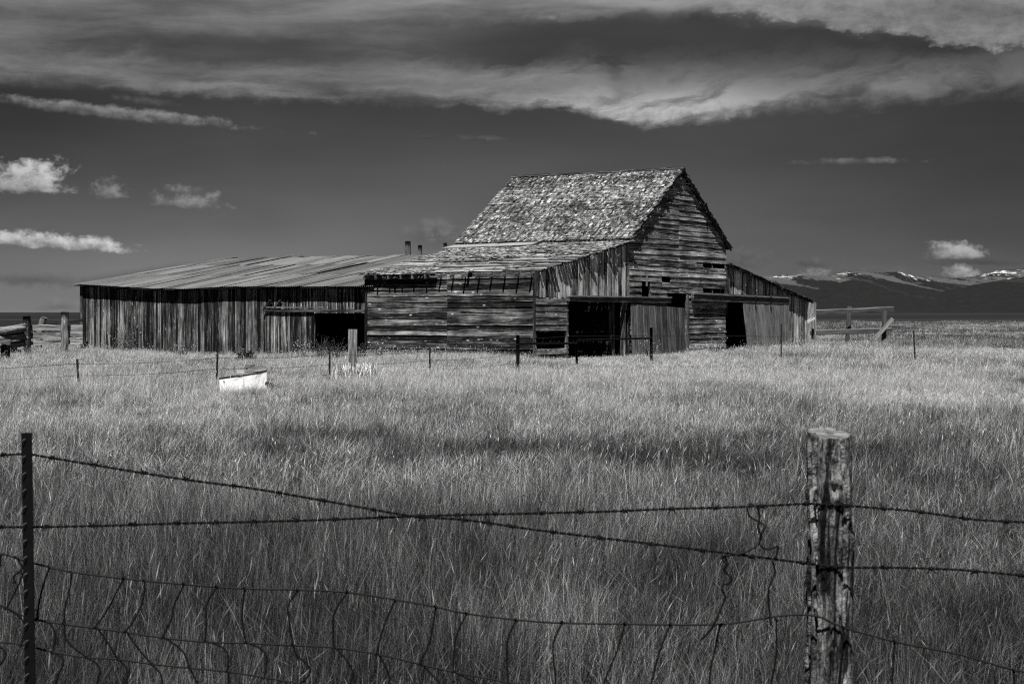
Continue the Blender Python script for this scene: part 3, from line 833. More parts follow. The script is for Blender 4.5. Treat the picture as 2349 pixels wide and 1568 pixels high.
# ---------------------------------------------------------------- shed with the corrugated roof
def build_shed():
    shed = empty('shed', P0, -T)
    tag(shed, 'long low plank shed under a sagging corrugated iron roof, left of the barn', 'shed')
    YF = -WF + .22; YE = YF - .34
    x_r, x_l = -LF - .10, loc(189, HY, 'y', YF).x
    pts = [loc(px, py, 'y', YE) for px, py in ((183, 654.5), (260, 659), (340, 664), (420, 665.5), (480, 662), (525, 660), (620, 660), (700, 660), (838, 659.5))]
    ex_ = [p.x for p in pts]; ez_ = [p.z for p in pts]
    def eave(x): return float(np.interp(x, ex_, ez_))
    YRG = 2.85
    r0 = loc(530, 595, 'y', YRG); r1 = loc(958, 588.5, 'y', YRG)
    def ridge(x): return r0.z + (r1.z - r0.z) * (x - r0.x) / (r1.x - r0.x)
    def zroof(x, y):
        if y <= YRG:
            t = (y - YE) / (YRG - YE)
            return eave(x) * (1 - t) + ridge(x) * t
        t = (y - YRG) / 8.0
        return ridge(x) - 1.5 * t
    # walls
    rail_top = loc(720, 707, 'y', YF).z
    od = (loc(722, HY, 'y', YF).x, x_r + .02, 0.0, loc(780, 718, 'y', YF).z)
    mb = MB()
    vwall(mb, lambda p, z: (p, YF, z), (0, -1, 0), x_l, x_r, lambda p: .05, lambda p: zroof(p, YF) - .07, [(od[0], od[1], -1, od[3])], .20, .022, .007, .025, .05, .03)
    # the boards of vwall face the other way along p here
    mb.build('front_wall', M['vboard'], shed)
    mb = MB()
    vwall(mb, lambda p, z: (x_l, p, z), (-1, 0, 0), YF + .03, YRG + 8, lambda p: .05, lambda p: zroof(x_l, p) - .08, [], .24, gap=0.0)
    vwall(mb, lambda p, z: (p, YRG + 7.9, z), (0, 1, 0), x_l, x_r, lambda p: .05, lambda p: zroof(p, YRG + 7.9) - .08, [], .26, gap=0.0)
    mb.build('rear_wall', M['siding_dark'], shed)
    mb = MB(); mb.beam((x_l - .02, YF - .03, 0), (x_l - .02, YF - .03, eave(x_l) - .02), .07, .16, (1, 0, 0), .7, 5, .008); mb.build('corner_board', M['vboard'], shed)
    # sliding door to the left of the opening
    mb = MB(); xa, xb = loc(612, HY, 'y', YF).x, loc(722, HY, 'y', YF).x
    vwall(mb, lambda p, z: (p, YF - .09, z), (0, -1, 0), xa, xb, lambda p: .12, lambda p: rail_top - .02, [], .17, .012, .004, .025, .05, .01)
    mb.build('sliding_door', M['vboard'], shed)
    mb = MB()
    za = loc(610, 712, 'y', YF).z; zb = loc(838, 713, 'y', YF).z
    mb.beam((xa - .05, YF - .16, za), (x_r, YF - .16, zb), .08, .10, (0, 0, 1), .15, 8, .006)
    mb.beam((xa + .05, YF - .17, za + .14), (xb + .6, YF - .17, za + .13), .05, .05, (0, 0, 1), .8, 8, .006)
    mb.build('door_rail', M['beam'], shed)
    for px_ in (625, 648):
        a = loc(px_ - 15, 712, 'y', YF); b = loc(px_, 688, 'y', YF)
        mb = MB(); mb.beam((a.x, YF - .17, a.z), (b.x, YF - .12, b.z), .07, .09, (0, -1, 0), .1, 3, .004); mb.build('brace', M['post_dark'], shed)
    mb = MB(); mb.beam((od[0] - .05, YF - .14, .0), (od[0] + .03, YF - .14, od[3] - .1), .05, .16, (0, -1, 0), .1, 4, .02); mb.build('door_jamb', M['post_dark'], shed)
    # the roof: three courses of corrugated sheets, each sheet lying a little differently
    mb = MB()
    xl, xr = x_l - .28, x_r + .55
    wave, amp, per = .105, .013, 5
    courses = ((YE, YE + (YRG - YE) * .39), (YE + (YRG - YE) * .37, YE + (YRG - YE) * .72), (YE + (YRG - YE) * .70, YRG + .06))
    def sheet_row(ya, yb, ci, back=False):
        x = xl
        while x < xr:
            w = min(wave * 7, xr - x + .001); n = max(2, int(round(w / wave * per)))
            x_end = x + w
            l0 = random.uniform(0, .012); l1 = random.uniform(0, .012) + (.05 if random.random() < .16 else 0) * random.random()
            rr = random.random()
            liftl, liftr = l0, l1
            if rr < .34: liftr += random.uniform(.012, .05)
            elif rr < .42: liftl += random.uniform(.01, .04)
            y0 = ya + random.uniform(-.025, .02); y1 = yb + (random.uniform(-.03, .14) if ci == 2 else 0)
            tone = random.random(); u0 = random.uniform(0, 40)
            ny = 4
            cols = []
            tw = random.uniform(-.015, .015)
            for i in range(n + 2):
                xx = x + (w + wave * .4) * i / (n + 1); f = i / (n + 1)
                col = []
                for j in range(ny + 1):
                    yy = y0 + (y1 - y0) * j / ny
                    z = zroof(xx, yy) + .055 + .012 * ci + amp * math.cos(2 * math.pi * xx / wave) + (liftl * (1 - f) ** 3 + liftr * f ** 3) + tw * (f - .5) * (j / ny)
                    if j == ny and ci == 2: z += random.uniform(0, .02) + liftr * f
                    col.append((xx, yy, z))
                cols.append(col)
            for i in range(n + 1):
                for j in range(ny):
                    p = (cols[i][j], cols[i + 1][j], cols[i + 1][j + 1], cols[i][j + 1])
                    mb.quad(p, [(u0 + q[1], u0 + q[0]) for q in p], tone)
            x = x_end
    for ci, (ya, yb) in enumerate(courses): sheet_row(ya, yb, ci)
    sheet_row(YRG + .0, YRG + 8.2, 0)
    mb.build('corrugated_roof', M['iron'], shed)
    mb = MB()     # boards under the sheets, coloured near black in place of interior shade
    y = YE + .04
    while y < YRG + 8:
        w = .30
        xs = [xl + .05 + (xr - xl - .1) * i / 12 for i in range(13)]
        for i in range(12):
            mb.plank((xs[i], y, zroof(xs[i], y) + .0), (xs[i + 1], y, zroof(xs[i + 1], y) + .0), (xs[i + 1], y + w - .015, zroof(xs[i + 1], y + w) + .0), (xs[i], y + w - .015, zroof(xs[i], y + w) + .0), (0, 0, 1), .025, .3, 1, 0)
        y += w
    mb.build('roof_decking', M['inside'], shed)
    return shed
shed = build_shed()

# ---------------------------------------------------------------- posts, corrals and other yard things
def pole(name, pts, r, mat, label, cat, group=None, tone=.5, rough=.12, ns=10, cap=True):
    mb = MB(); base = Vector(pts[0])
    path = smooth_path(pts, 5) if len(pts) > 2 else [Vector(pts[0]).lerp(Vector(pts[1]), i / 6) for i in range(7)]
    mb.tube(path, r, ns, tone, True)
    sd = random.uniform(0, 99)
    mb.v = [tuple(Vector(v) + Vector((mnoise.noise(Vector(v) * 5 + Vector((sd, 0, 0))), mnoise.noise(Vector(v) * 5 + Vector((0, sd, 9))), 0)) * r * rough * 2) for v in mb.v]
    o = mb.build(name, mat, None, True, base)
    for p in o.data.polygons:
        if len(p.vertices) > 4: p.use_smooth = False
    return tag(o, label, cat, group)

# tall poles behind the shed roof
gp = 'tall poles rising behind the shed roof'
for px_, top, Y, wpx, lab in ((936, 553, 92, 13, 'tallest and thickest weathered pole standing behind the shed roof'),
                              (963.5, 562, 93, 9, 'short thin pole behind the shed roof, beside the thickest pole'),
                              (1021.5, 557, 94, 9, 'lone pole behind the lean-to roof edge, nearest the shingled barn roof')):
    a = at(px_, 716, Y); t = at(px_, top, Y)
    pole('wooden_pole', ((a.x, Y, 0), (t.x + .02, Y, t.z * .5), (t.x, Y, t.z)), wpx / 2 / F * Y, M['post'], lab, 'pole', gp, .35)

# stout post by the shed door
a = at(808, 755, 45.5)
mb = MB()
mb.beam((a.x, 45.5, 0), (a.x + .02, 45.5, a.z), .24, .17, (0, 1, 0), .7, 6, .006)
tag(mb.build('wooden_post', M['post'], None, False, (a.x, 45.5, 0)), 'stout square-cut grey post standing in front of the dark shed doorway', 'post')

# thin steel posts of the old yard fence
gs = 'thin steel posts of the old yard fence'
def tpost(px_, py, Y, label, lean=0.0, w=.05, group=gs):
    t = at(px_, py, Y)
    mb = MB(); mb.beam((t.x - lean, Y, 0), (t.x, Y, t.z), w, .012, (0, 1, 0), .4, 2, 0)
    mb.beam((t.x - lean, Y + .027, 0), (t.x, Y + .027, t.z - .004), .012, .04, (0, 1, 0), .4, 2, 0)
    return tag(mb.build('steel_post', M['pipe'], None, False, (t.x - lean, Y, 0)), label, 'post', group)
yard = [(177, 823, 36.3, 'thin steel post standing alone in the grass below the left corner of the shed'),
        (499, 811, 40.4, 'thin steel post rising just behind the white tub'),
        (756, 803, 42.6, 'thin steel post just left of the stout grey post'),
        (986, 797, 47.2, 'thin short steel post in front of the lean-to front wall'),
        (1792, 743, 59.0, 'thin steel post in front of the pale plank door at the right'),
        (2096, 758, 55.8, 'thin steel post standing alone in the open grass at the far right')]
for i, (px_, py, Y, lab) in enumerate(yard): tpost(px_, py, Y, lab, (-.05 if i in (0, 5) else .03 if i == 1 else 0))

# slack wires between them
gw = 'slack wires of the old yard fence'
for k, (dz, nm) in enumerate(((.10, 'top'), (.36, 'middle'), (.62, 'lowest'))):
    pts = [at(-260, 836, 33.5) - Vector((0, 0, dz))]
    for px_, py, Y, _ in yard[:4]: pts.append(at(px_, py, Y) - Vector((0, .03, dz)))
    pts.append(at(1188, 775, 48.7) - Vector((0, .05, dz + .1)))
    full = []
    for i in range(len(pts) - 1):
        for j in range(8):
            t = j / 8; full.append(pts[i].lerp(pts[i + 1], t) - Vector((0, 0, .05 * 4 * t * (1 - t))))
    full.append(pts[-1])
    mb = MB(); mb.tube(full, .0045, 4, .4)
    tag(mb.build('fence_wire', M['pipe'], None, False, full[0]), 'thin slack ' + nm + ' wire strung along the old steel posts in front of the shed', 'wire', gw)

# pipe fence in front of the barn
def build_pipe_fence():
    p = [at(1188, 768, 48.7), at(1323, 767, 56.0), at(1494, 751, 59.0)]
    f = empty('pipe_fence', (p[0].x, p[0].y, 0)); o = f.location.copy()
    tag(f, 'dark pipe fence with three posts and two rails in front of the barn doors', 'fence')
    for q, r in zip(p, (.052, .044, .052)):
        mb = MB(); mb.tube([Vector((q.x, q.y, 0)) - o, Vector((q.x, q.y, q.z * .5)) - o, q - o], r, 8, .4); mb.build('post', M['steel'], f, True)
    r1 = [at(1188, 788, 48.7), at(1323, 787, 56.0)]; r2 = [at(1323, 780, 56.0), at(1494, 775, 59.0)]
    for r in (r1, r2):
        mb = MB(); mb.tube([r[0] - o - Vector((0, .07, 0)), r[0].lerp(r[1], .5) - o - Vector((0, .07, 0)), r[1] - o - Vector((0, .07, 0))], .036, 8, .4); mb.build('rail', M['steel'], f, True)
    w = [at(1188, 778, 48.7), at(1323, 770, 56.0), at(1494, 770, 59.0), at(1700, 770, 59.5), at(1792, 772, 59.0)]
    mb = MB(); mb.tube([q - o - Vector((0, .1, 0)) for q in w], .006, 4, .4); mb.build('wire', M['pipe'], f)
build_pipe_fence()

# corral on the right
def build_right_corral():
    Y = 90.0
    b = at(1868, 716, Y)
    f = empty('corral_fence', (b.x, Y, 0)); o = f.location.copy()
    tag(f, 'broken board corral fence with two long rails at the right end of the barn', 'fence')
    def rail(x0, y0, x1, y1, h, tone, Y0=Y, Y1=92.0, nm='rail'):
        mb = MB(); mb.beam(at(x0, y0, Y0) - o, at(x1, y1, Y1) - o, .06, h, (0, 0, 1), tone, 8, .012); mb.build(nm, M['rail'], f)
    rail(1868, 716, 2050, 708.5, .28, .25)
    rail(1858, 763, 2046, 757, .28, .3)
    for px_, t, bt, w, dx in ((1949, 702, 784, .24, 4), (2030, 712, 784, .24, 2)):
        a = at(px_, t, 91.4); c = at(px_ - dx, 716, 91.4); mb = MB()
        mb.beam(Vector((c.x, 91.5, 0)) - o, Vector((a.x, 91.5, a.z)) - o, w, .14, (0, 1, 0), .45, 4, .01); mb.build('post', M['rail'], f)
    mb = MB(); mb.beam(at(2006, 778, 91.2) - o, at(2048, 730, 91.2) - o, .2, .08, (0, 1, 0), .85, 4, .008); mb.build('brace', M['post'], f)
build_right_corral()
mb = MB(); a, b = at(1847, 790, 87.5), at(1862, 690, 87.5); mb.beam(a, b, .28, .1, (0, 1, 0), .8, 5, .02)
tag(mb.build('leaning_board', M['post'], None, False, a), 'pale upright board leaning by the right corner of the barn', 'board', 'loose boards at the right corner of the barn')
mb = MB(); a, b = at(1838, 786, 87.0), at(1845, 720, 86.8); mb.beam(a, b, .16, .08, (0, 1, 0), .3, 4, .01)
tag(mb.build('leaning_board', M['post_dark'], None, False, a), 'dark narrow board standing close against the right corner of the barn', 'board', 'loose boards at the right corner of the barn')
mb = MB(); a, b = at(1837, 748, 86.6), at(1868, 728, 87.0); mb.beam(a, b, .16, .06, (0, 1, 0), .9, 4, .01)
tag(mb.build('loose_plank', M['log'], None, False, a), 'short pale plank wedged across the leaning boards at the barn corner', 'board', 'loose boards at the right corner of the barn')
mb = MB(); a, b = at(1866, 778, 88.4), at(1868, 694, 88.4); mb.beam(a, b, .22, .1, (0, 1, 0), .6, 4, .012)
tag(mb.build('wooden_post', M['post'], None, False, a), 'grey post at the near end of the right corral rails', 'post')

# corral on the left
def build_left_corral():
    Y = 69.0
    b = at(62, 716, Y); f = empty('corral_fence', (b.x, Y, 0)); o = f.location.copy()
    tag(f, 'old board corral fence with two posts at the left end of the shed', 'fence')
    for px_, t, w, mt, tone in ((62, 725, .32, 'post_dark', .5), (148, 715, .32, 'post', .7)):
        a = at(px_, t, Y); mb = MB(); mb.tube([Vector((a.x - b.x + random.uniform(-.03, .03), 0, a.z * k / 6)) for k in range(7)], w / 2, 9, tone); mb.build('post', M[mt], f, True)
    for (x0, y0, x1, y1, hh, tone) in ((-60, 790, 62, 752, .18, .75), (62, 752, 190, 752, .24, .55), (62, 770, 190, 768, .26, .5), (62, 787, 190, 783, .18, .65)):
        mb = MB(); mb.beam(at(x0, y0, Y + .22) - o, at(x1, y1, Y + .22) - o, .06, hh, (0, 0, 1), tone, 6, .018); mb.build('rail', M['corral'], f)
build_left_corral()
pole('fence_post', (at(88, 800, 76), at(92, 760, 76), at(102, 728, 76)), .16, M['post'], 'slanting grey post behind the left corral rails', 'post', None, .5)
mb = MB(); a, b = at(104, 746, 77), at(190, 734, 77); mb.beam(a, b, .06, .16, (0, 0, 1), .2, 4, .01)
tag(mb.build('loose_rail', M['post_dark'], None, False, a), 'dark sloping rail behind the left corral fence, reaching the shed corner', 'rail')
gl = 'bleached logs heaped at the left corral'
for i, (x0, y0, x1, y1, r, lab) in enumerate(((-120, 768, 62, 750, .16, 'bleached log lying highest in the heap at the left edge'), (-130, 782, 58, 768, .14, 'bleached log in the middle of the heap at the left edge'),
                                              (-90, 795, 60, 786, .13, 'bleached log lying lowest in the heap at the left edge'), (16, 776, 52, 758, .09, 'short crooked stub propped on the log heap at the left'),
   (-60, 760, 60, 776, .09, 'thin dark branch crossing down over the log heap at the left'), (-40, 788, 40, 764, .07, 'thin pale branch slanting up across the log heap at the left'), (-100, 806, 44, 800, .14, 'log half buried in grass under the heap at the left'))):
    a, b = at(x0, y0, 66.5 - .3 * (i % 3)), at(x1, y1, 66.5 + .25 * i)
    pole('log', (a, a.lerp(b, .3) + Vector((0, 0, .10)), a.lerp(b, .65) + Vector((0, 0, -.04)), b), r, M['corral'] if i in (0, 1, 5) else M['post'], lab, 'log', gl, .5, .6)
a = at(12, 776, 60)
pole('fence_post', ((a.x, 60, 0), (a.x, 60, .5), (a.x + .05, 60, a.z)), .17, M['post_dark'], 'dark short stump post at the far left edge, in front of the log heap', 'post', None, .4)
mb = MB(); mb.beam(at(-40, 778, 59.7), at(24, 785, 59.7), .06, .16, (0, 0, 1), .5, 3, .01)
tag(mb.build('loose_rail', M['post'], None, False, at(-40, 778, 59.7)), 'grey rail end nailed to the short dark stump at the far left edge', 'rail')

# white tub in the grass
def build_tub():
    Yt = 37.6
    b = at(578, 716, Yt); t = empty('tub', (b.x, Yt, 0)); o = t.location.copy()
    tag(t, 'chipped white enamel stock tub sunk in the grass in front of the shed', 'tub')
    A = at(503, 868, Yt + .22); B = at(578, 857, Yt); Cn = at(612, 850, Yt + .14); D = A + (Cn - B) + Vector((.05, .55, 0)); Cn = Cn; 
    top = [A - o, B - o, Cn - o, D - o]
    cen = sum((Vector((p.x, p.y, 0)) for p in top), Vector()) / 4
    bot = [Vector((p.x * .97 + cen.x * .03, p.y * .97 + cen.y * .03, .02)) for p in top]
    mb = MB()
    th = .035
    inn = [p.lerp(sum(top, Vector()) / 4, .06) for p in top]; inb = [Vector((q.x, q.y, .15)) for q in inn]
    for i in range(4):
        j = (i + 1) % 4
        ns_ = 5      # slightly dented walls
        for k in range(ns_):
            for l in range(4):
                def pt(u, v):
                    q = bot[i].lerp(bot[j], u).lerp(top[i].lerp(top[j], u), v)
                    d = .016 * math.sin(u * math.pi) * math.sin(v * math.pi) * (1 + math.sin(7 * u + 4 * v + i))
                    return q + (cen - Vector((q.x, q.y, cen.z))).normalized() * d
                u0, u1, v0, v1 = k / ns_, (k + 1) / ns_, l / 4, (l + 1) / 4
                mb.quad((pt(u0, v0), pt(u1, v0), pt(u1, v1), pt(u0, v1)), ((u0, v0), (u1, v0), (u1, v1), (u0, v1)), .5)
        mb.quad((top[i], top[j], inn[j], inn[i]), ((0, 0), (1, 0), (1, 1), (0, 1)), .5)
        mb.quad((inn[i], inn[j], inb[j], inb[i]), ((0, 0), (1, 0), (1, 1), (0, 1)), .5)
    mb.quad(inb, ((0, 0), (1, 0), (1, 1), (0, 1)), .5)
    mb.build('shell', M['enamel'], t)
    mb = MB()
    for i in range(4): mb.tube([top[i], top[i].lerp(top[(i + 1) % 4], .5), top[(i + 1) % 4]], .014, 6, .3)
    mb.build('rim', M['pipe'], t, True)
build_tub()
mb = MB(); a, b = at(564, 853, 39.2), at(611, 851, 39.5); c, d = at(609, 839, 39.8), at(572, 839, 39.6)
mb.plank(a, b, c, d, (0, -1, .3), .03, .35, 3, .004)
tag(mb.build('panel', M['post'], None, False, a), 'grey board panel propped up behind the white tub', 'board')
mb = MB(); a, b = at(543, 846, 39.0), at(560, 846, 39.0); mb.plank(a + Vector((0, 0, -.2)), b + Vector((0, 0, -.2)), b, a, (0, -1, .1), .03, .8, 2, .003)
tag(mb.build('scrap_board', M['log'], None, False, a), 'small pale scrap of board behind the middle of the white tub', 'board')
mb = MB(); a, b = at(612, 879, 37.4), at(636, 890, 37.1); mb.beam(a, b, .1, .09, (0, 0, 1), .3, 3, .01)
tag(mb.build('scrap_beam', M['post_dark'], None, False, a), 'dark stub of timber poking from the right foot of the white tub', 'timber')
def rock(px_, py, Y, r, label):
    a = at(px_, py, Y); mb = MB(); n = 10
    for i in range(n):
        for j in range(5):
            def p(ii, jj):
                th, ph = 2 * math.pi * ii / n, math.pi * (jj / 5 - .5)
                v = Vector((math.cos(th) * math.cos(ph), math.sin(th) * math.cos(ph), math.sin(ph) * .75))
                return a + v * r * (1 + .3 * mnoise.noise(v * 2.1 + Vector((px_, 0, 0))))
            q = (p(i, j), p((i + 1) % n, j), p((i + 1) % n, j + 1), p(i, j + 1))
            mb.quad(q, ((0, 0), (.1, 0), (.1, .1), (0, .1)), .4)
    return tag(mb.build('rock', M['post'], None, True, a), label, 'rock')
rock(573, 840, 39.7, .13, 'round dark lump resting on top of the board behind the white tub')

# ---------------------------------------------------------------- near fence
YW = 5.40
def wood_post():
    Y = 5.52
    base = at(1897, 716, Y); h = at(1902, 993, Y).z
    px2m = Y / F
    root = empty('fence_post', (base.x, Y, 0)); tag(root, 'thick round weathered wooden post with a knot, close to the camera at the right', 'post')
    n, m = 120, 280; vs, fs, uv = [], [], []
    kn = ((-1.50, h - .175, .045, .034), (-2.05, h - .485, .03, .016), (-1.62, h - .70, .02, .012), (-2.9, h - .20, .02, .02), (-1.25, h - 1.0, .02, .014))
    for j in range(m + 1):
        z = h * j / m; f = j / m
        r = .0855 - .014 * f
        cx = .007 * math.sin(f * 3.1) + .006 * f
        for i in range(n + 1):
            a = 2 * math.pi * i / n
            v = Vector((math.cos(a), math.sin(a), z))
            d = mnoise.fractal(Vector((v.x * 2.4, v.y * 2.4, z * 1.6)), .8, 2, 4) * .0060
            d += mnoise.fractal(Vector((v.x * 16, v.y * 16, z * 2.2)), .9, 2, 3) * .0046
            d += mnoise.fractal(Vector((v.x * 14, v.y * 14, z * 26)), .9, 2, 2) * .0019
            crack = mnoise.noise(Vector((math.cos(a) * 4.2, math.sin(a) * 4.2, z * .5 + 5)))
            if crack > .20: d -= min(.020, (crack - .20) * .20)
            chip = mnoise.noise(Vector((math.cos(a) * 5, math.sin(a) * 5, z * 7 + 31)))
            if chip > .35: d += min(.008, (chip - .35) * .05)
            for ka, kz, ks, kd in kn:
                da = (a - ka + math.pi) % (2 * math.pi) - math.pi
                q = math.hypot(da * r, (z - kz) * .8)
                d += kd * math.exp(-(q / ks) ** 2 * 1.4) * .85 - kd * .95 * math.exp(-(q / (ks * .42)) ** 2 * 1.2) * (1 + .5 * mnoise.noise(v * 40))
            if f > .985: d -= .004 * (f - .985) / .015
            rr = r + d
            zz = z + ((.015 * math.sin(a) - .004 * math.cos(a)) * (f ** 12)) + (mnoise.noise(v * 3) * .006 if j == m else 0)
            vs.append((cx + math.cos(a) * rr, math.sin(a) * rr, zz)); uv.append((z, a * r))
    for j in range(m):
        for i in range(n):
            p = j * (n + 1) + i; fs.append((p, p + 1, p + n + 2, p + n + 1))
    mb = MB(); mb.v = vs; mb.f = fs; mb.t = [.5] * len(fs)
    for f_ in fs: mb.uv.extend(uv[k] for k in f_)
    mb.build('trunk', M['nearpost'], root, True)
    mb = MB(); topring = vs[m * (n + 1):m * (n + 1) + n]; c = sum((Vector(q) for q in topring), Vector()) / n
    rings = [[c.lerp(Vector(q), k) + Vector((0, 0, .001 + (mnoise.noise(Vector(q) * 30 * k) * .0022 if k < 1 else -.001))) for q in topring] for k in (.25, .5, .75, .94, 1.0)]
    for i in range(n):
        mb.quad((c, rings[0][i], rings[0][(i + 1) % n]), ((0, 0), (.01, 0), (.01, .01)), .7)
        for k in range(4):
            i2 = (i + 1) % n
            q = (rings[k][i], rings[k + 1][i], rings[k + 1][i2], rings[k][i2]); mb.quad(q, [(.25 * e.x, e.y * .4) for e in q], .7)
    mb.build('cut_top', M['endgrain'], root, True)
    return root
def near_post_mat():
    m, g, b, o = new_mat('near_post_wood')
    uv = g.node('ShaderNodeUVMap'); u, v, _ = g.sep(E(g, uv.outputs[0]))
    v = v + (g.noise(g.xyz(u * 5, v * 20, 1.0), 1, 3, .6) - .5) * .03
    g1 = g.noise(g.xyz(u * 5, v * 85), 1, 5, .7); g2 = g.noise(g.xyz(u * 5.5, v * 20, 4.0), 1, 5, .65)
    g3 = g.noise(g.xyz(u * 45, v * 130, 9.0), 1, 4, .65)
    s = (g1 * .4 + g2 * .55 + g3 * .3 - .63) * 5.2 + .40
    crack = g.ramp(g.noise(g.xyz(u * 2.2, v * 42, 17.0), 1, 4, .6), .38, .47, .05, 1)
    bark = g.ramp(g.noise(g.xyz(u * 5, v * 22, 30.0), 1, 6, .7), .50, .58, 1, .36)
    alb = (.02 + g.m('POWER', g.m('MAXIMUM', s, 0.0), 1.3) * .44) * crack * bark
    set_grey(g, b, g.m('MINIMUM', alb, .7)); bump(g, b, g1 * .6 + g3 * .9 + crack * 1.2 + bark * .6, 1.0, .014)
    return m
M['nearpost'] = near_post_mat()
M['endgrain'] = wood_mat('post_end_grain', .05, .34, .3, 3.0, .2, -.05, 1.0)
wood_post()

def steel_tpost():
    Y = 5.34
    t = at(61, 992, Y); b = at(70, 716, Y); bz = Vector((at(68, 1568, Y).x + .012, Y, 0))
    root = empty('steel_post', bz); tag(root, 'black studded steel fence post, close to the camera at the left', 'post')
    mb = MB(); p, q = Vector((0, 0, 0)), Vector((t.x, Y, t.z)) - bz
    mb.beam(p, q, .034, .005, (0, 1, 0), .5, 3, 0)
    mb.beam(p + Vector((0, .018, 0)), q + Vector((0, .018, -.002)), .005, .030, (0, 1, 0), .5, 3, 0)
    mb.build('shaft', M['steel'], root)
    L = (q - p).length; d = (q - p).normalized(); k = 0; s = L - .03
    st = MB(); st.tube([Vector((-.014, -.012, 0)), Vector((-.009, -.012, .006)), Vector((-.003, -.006, .010))], .0016, 5, .5); me0 = None
    while s > .3:
        if me0 is None: o = st.build('stud', M['stud'], root); me0 = o
        else: o = me0.copy(); C.objects.link(o); o.parent = root
        o.location = p + d * s; s -= .054
steel_tpost()

def barbed(name, pix, label, group, yoff=0.0, seed=1, barb_px=100):
    rnd = random.Random(seed)
    pts = [at(px_, py, YW + yoff + dY) for px_, py, dY in pix]
    path = smooth_path(pts, 14)
    # resample evenly
    acc = [0.0]
    for i in range(1, len(path)): acc.append(acc[-1] + (path[i] - path[i - 1]).length)
    L = acc[-1]; n = int(L / .006)
    P = []
    j = 0
    for i in range(n + 1):
        s = L * i / n
        while j < len(acc) - 2 and acc[j + 1] < s: j += 1
        t = (s - acc[j]) / max(acc[j + 1] - acc[j], 1e-6); P.append(path[j].lerp(path[j + 1], t))
    base = P[0].copy()
    root = empty(name, base); tag(root, label, 'wire', group)
    strand_r, hel = .0024, .0025
    for ph in (0, math.pi):
        mb = MB(); q = []
        for i, p in enumerate(P):
            d = (P[min(i + 1, n)] - P[max(i - 1, 0)]).normalized(); a = ph + i *   .006 / .052 * 2 * math.pi
            u = d.cross(Vector((0, 1, 0))).normalized(); w = Vector((0, 1, 0))
            q.append(p + (u * math.cos(a) + w * math.sin(a)) * hel - base)
        mb.tube(q, strand_r, 5, .5); mb.build('strand', M['wire'], root, True)
    s = .03
    while s < L - .02:
        i = int(s / L * n); p = P[i] - base; d = (P[min(i + 1, n)] - P[max(i - 1, 0)]).normalized()
        u = d.cross(Vector((0, 1, 0))).normalized(); w = Vector((0, 1, 0))
        mb = MB(); a0 = rnd.uniform(0, 6.28)
        wrap = [p + d * (k * .0011 - .006) + (u * math.cos(a0 + k * .9) + w * math.sin(a0 + k * .9)) * .0066 for k in range(14)]
        e1 = wrap[0] + (wrap[0] - wrap[1]).normalized() * .013 - d * .002; e2 = wrap[-1] + (wrap[-1] - wrap[-2]).normalized() * .013 + d * .002
        mb.tube([e1] + wrap + [e2], .0026, 4, .5)
        mb.build('barb', M['wire'], root)
        s += barb_px / F * YW * rnd.uniform(.88, 1.12)
    return P
gb = 'barbed wires of the near fence'
A_ = [(-120, 1040, 0), (0, 1043, 0), (40, 1041, 0), (70, 1041, 0), (120, 1050, 0), (395, 1095, 0), (560, 1117, 0), (700, 1140, 0), (850, 1167, 0), (950, 1183, 0), (1060, 1191, .0), (1130, 1200, 0), (1240, 1216, 0), (1480, 1245, 0), (1700, 1272, 0), (1850, 1291, .02), (1880, 1296, .046), (1905, 1298, .038), (1960, 1301, .02), (2050, 1301, 0), (2200, 1306, 0), (2349, 1319, 0), (2480, 1326, 0)]
B_ = [(-120, 1210, 0), (0, 1208, 0), (65, 1208, 0), (200, 1206, 0), (400, 1200, 0), (700, 1193, 0), (960, 1183, 0), (1110, 1179, 0), (1370, 1173, 0), (1550, 1166, 0), (1700, 1162, 0), (1840, 1155, .02), (1878, 1156, .036), (1905, 1157, .028), (1980, 1162, .01), (2100, 1172, 0), (2230, 1190, 0), (2349, 1197, 0), (2480, 1204, 0)]
barbed('barbed_wire', A_, 'barbed wire sloping from the steel post top down to the wooden post middle', gb, .0, 3, 108)
barbed('barbed_wire', B_, 'barbed wire rising slightly rightwards to the upper staple of the wooden post', gb, .014, 5, 96)

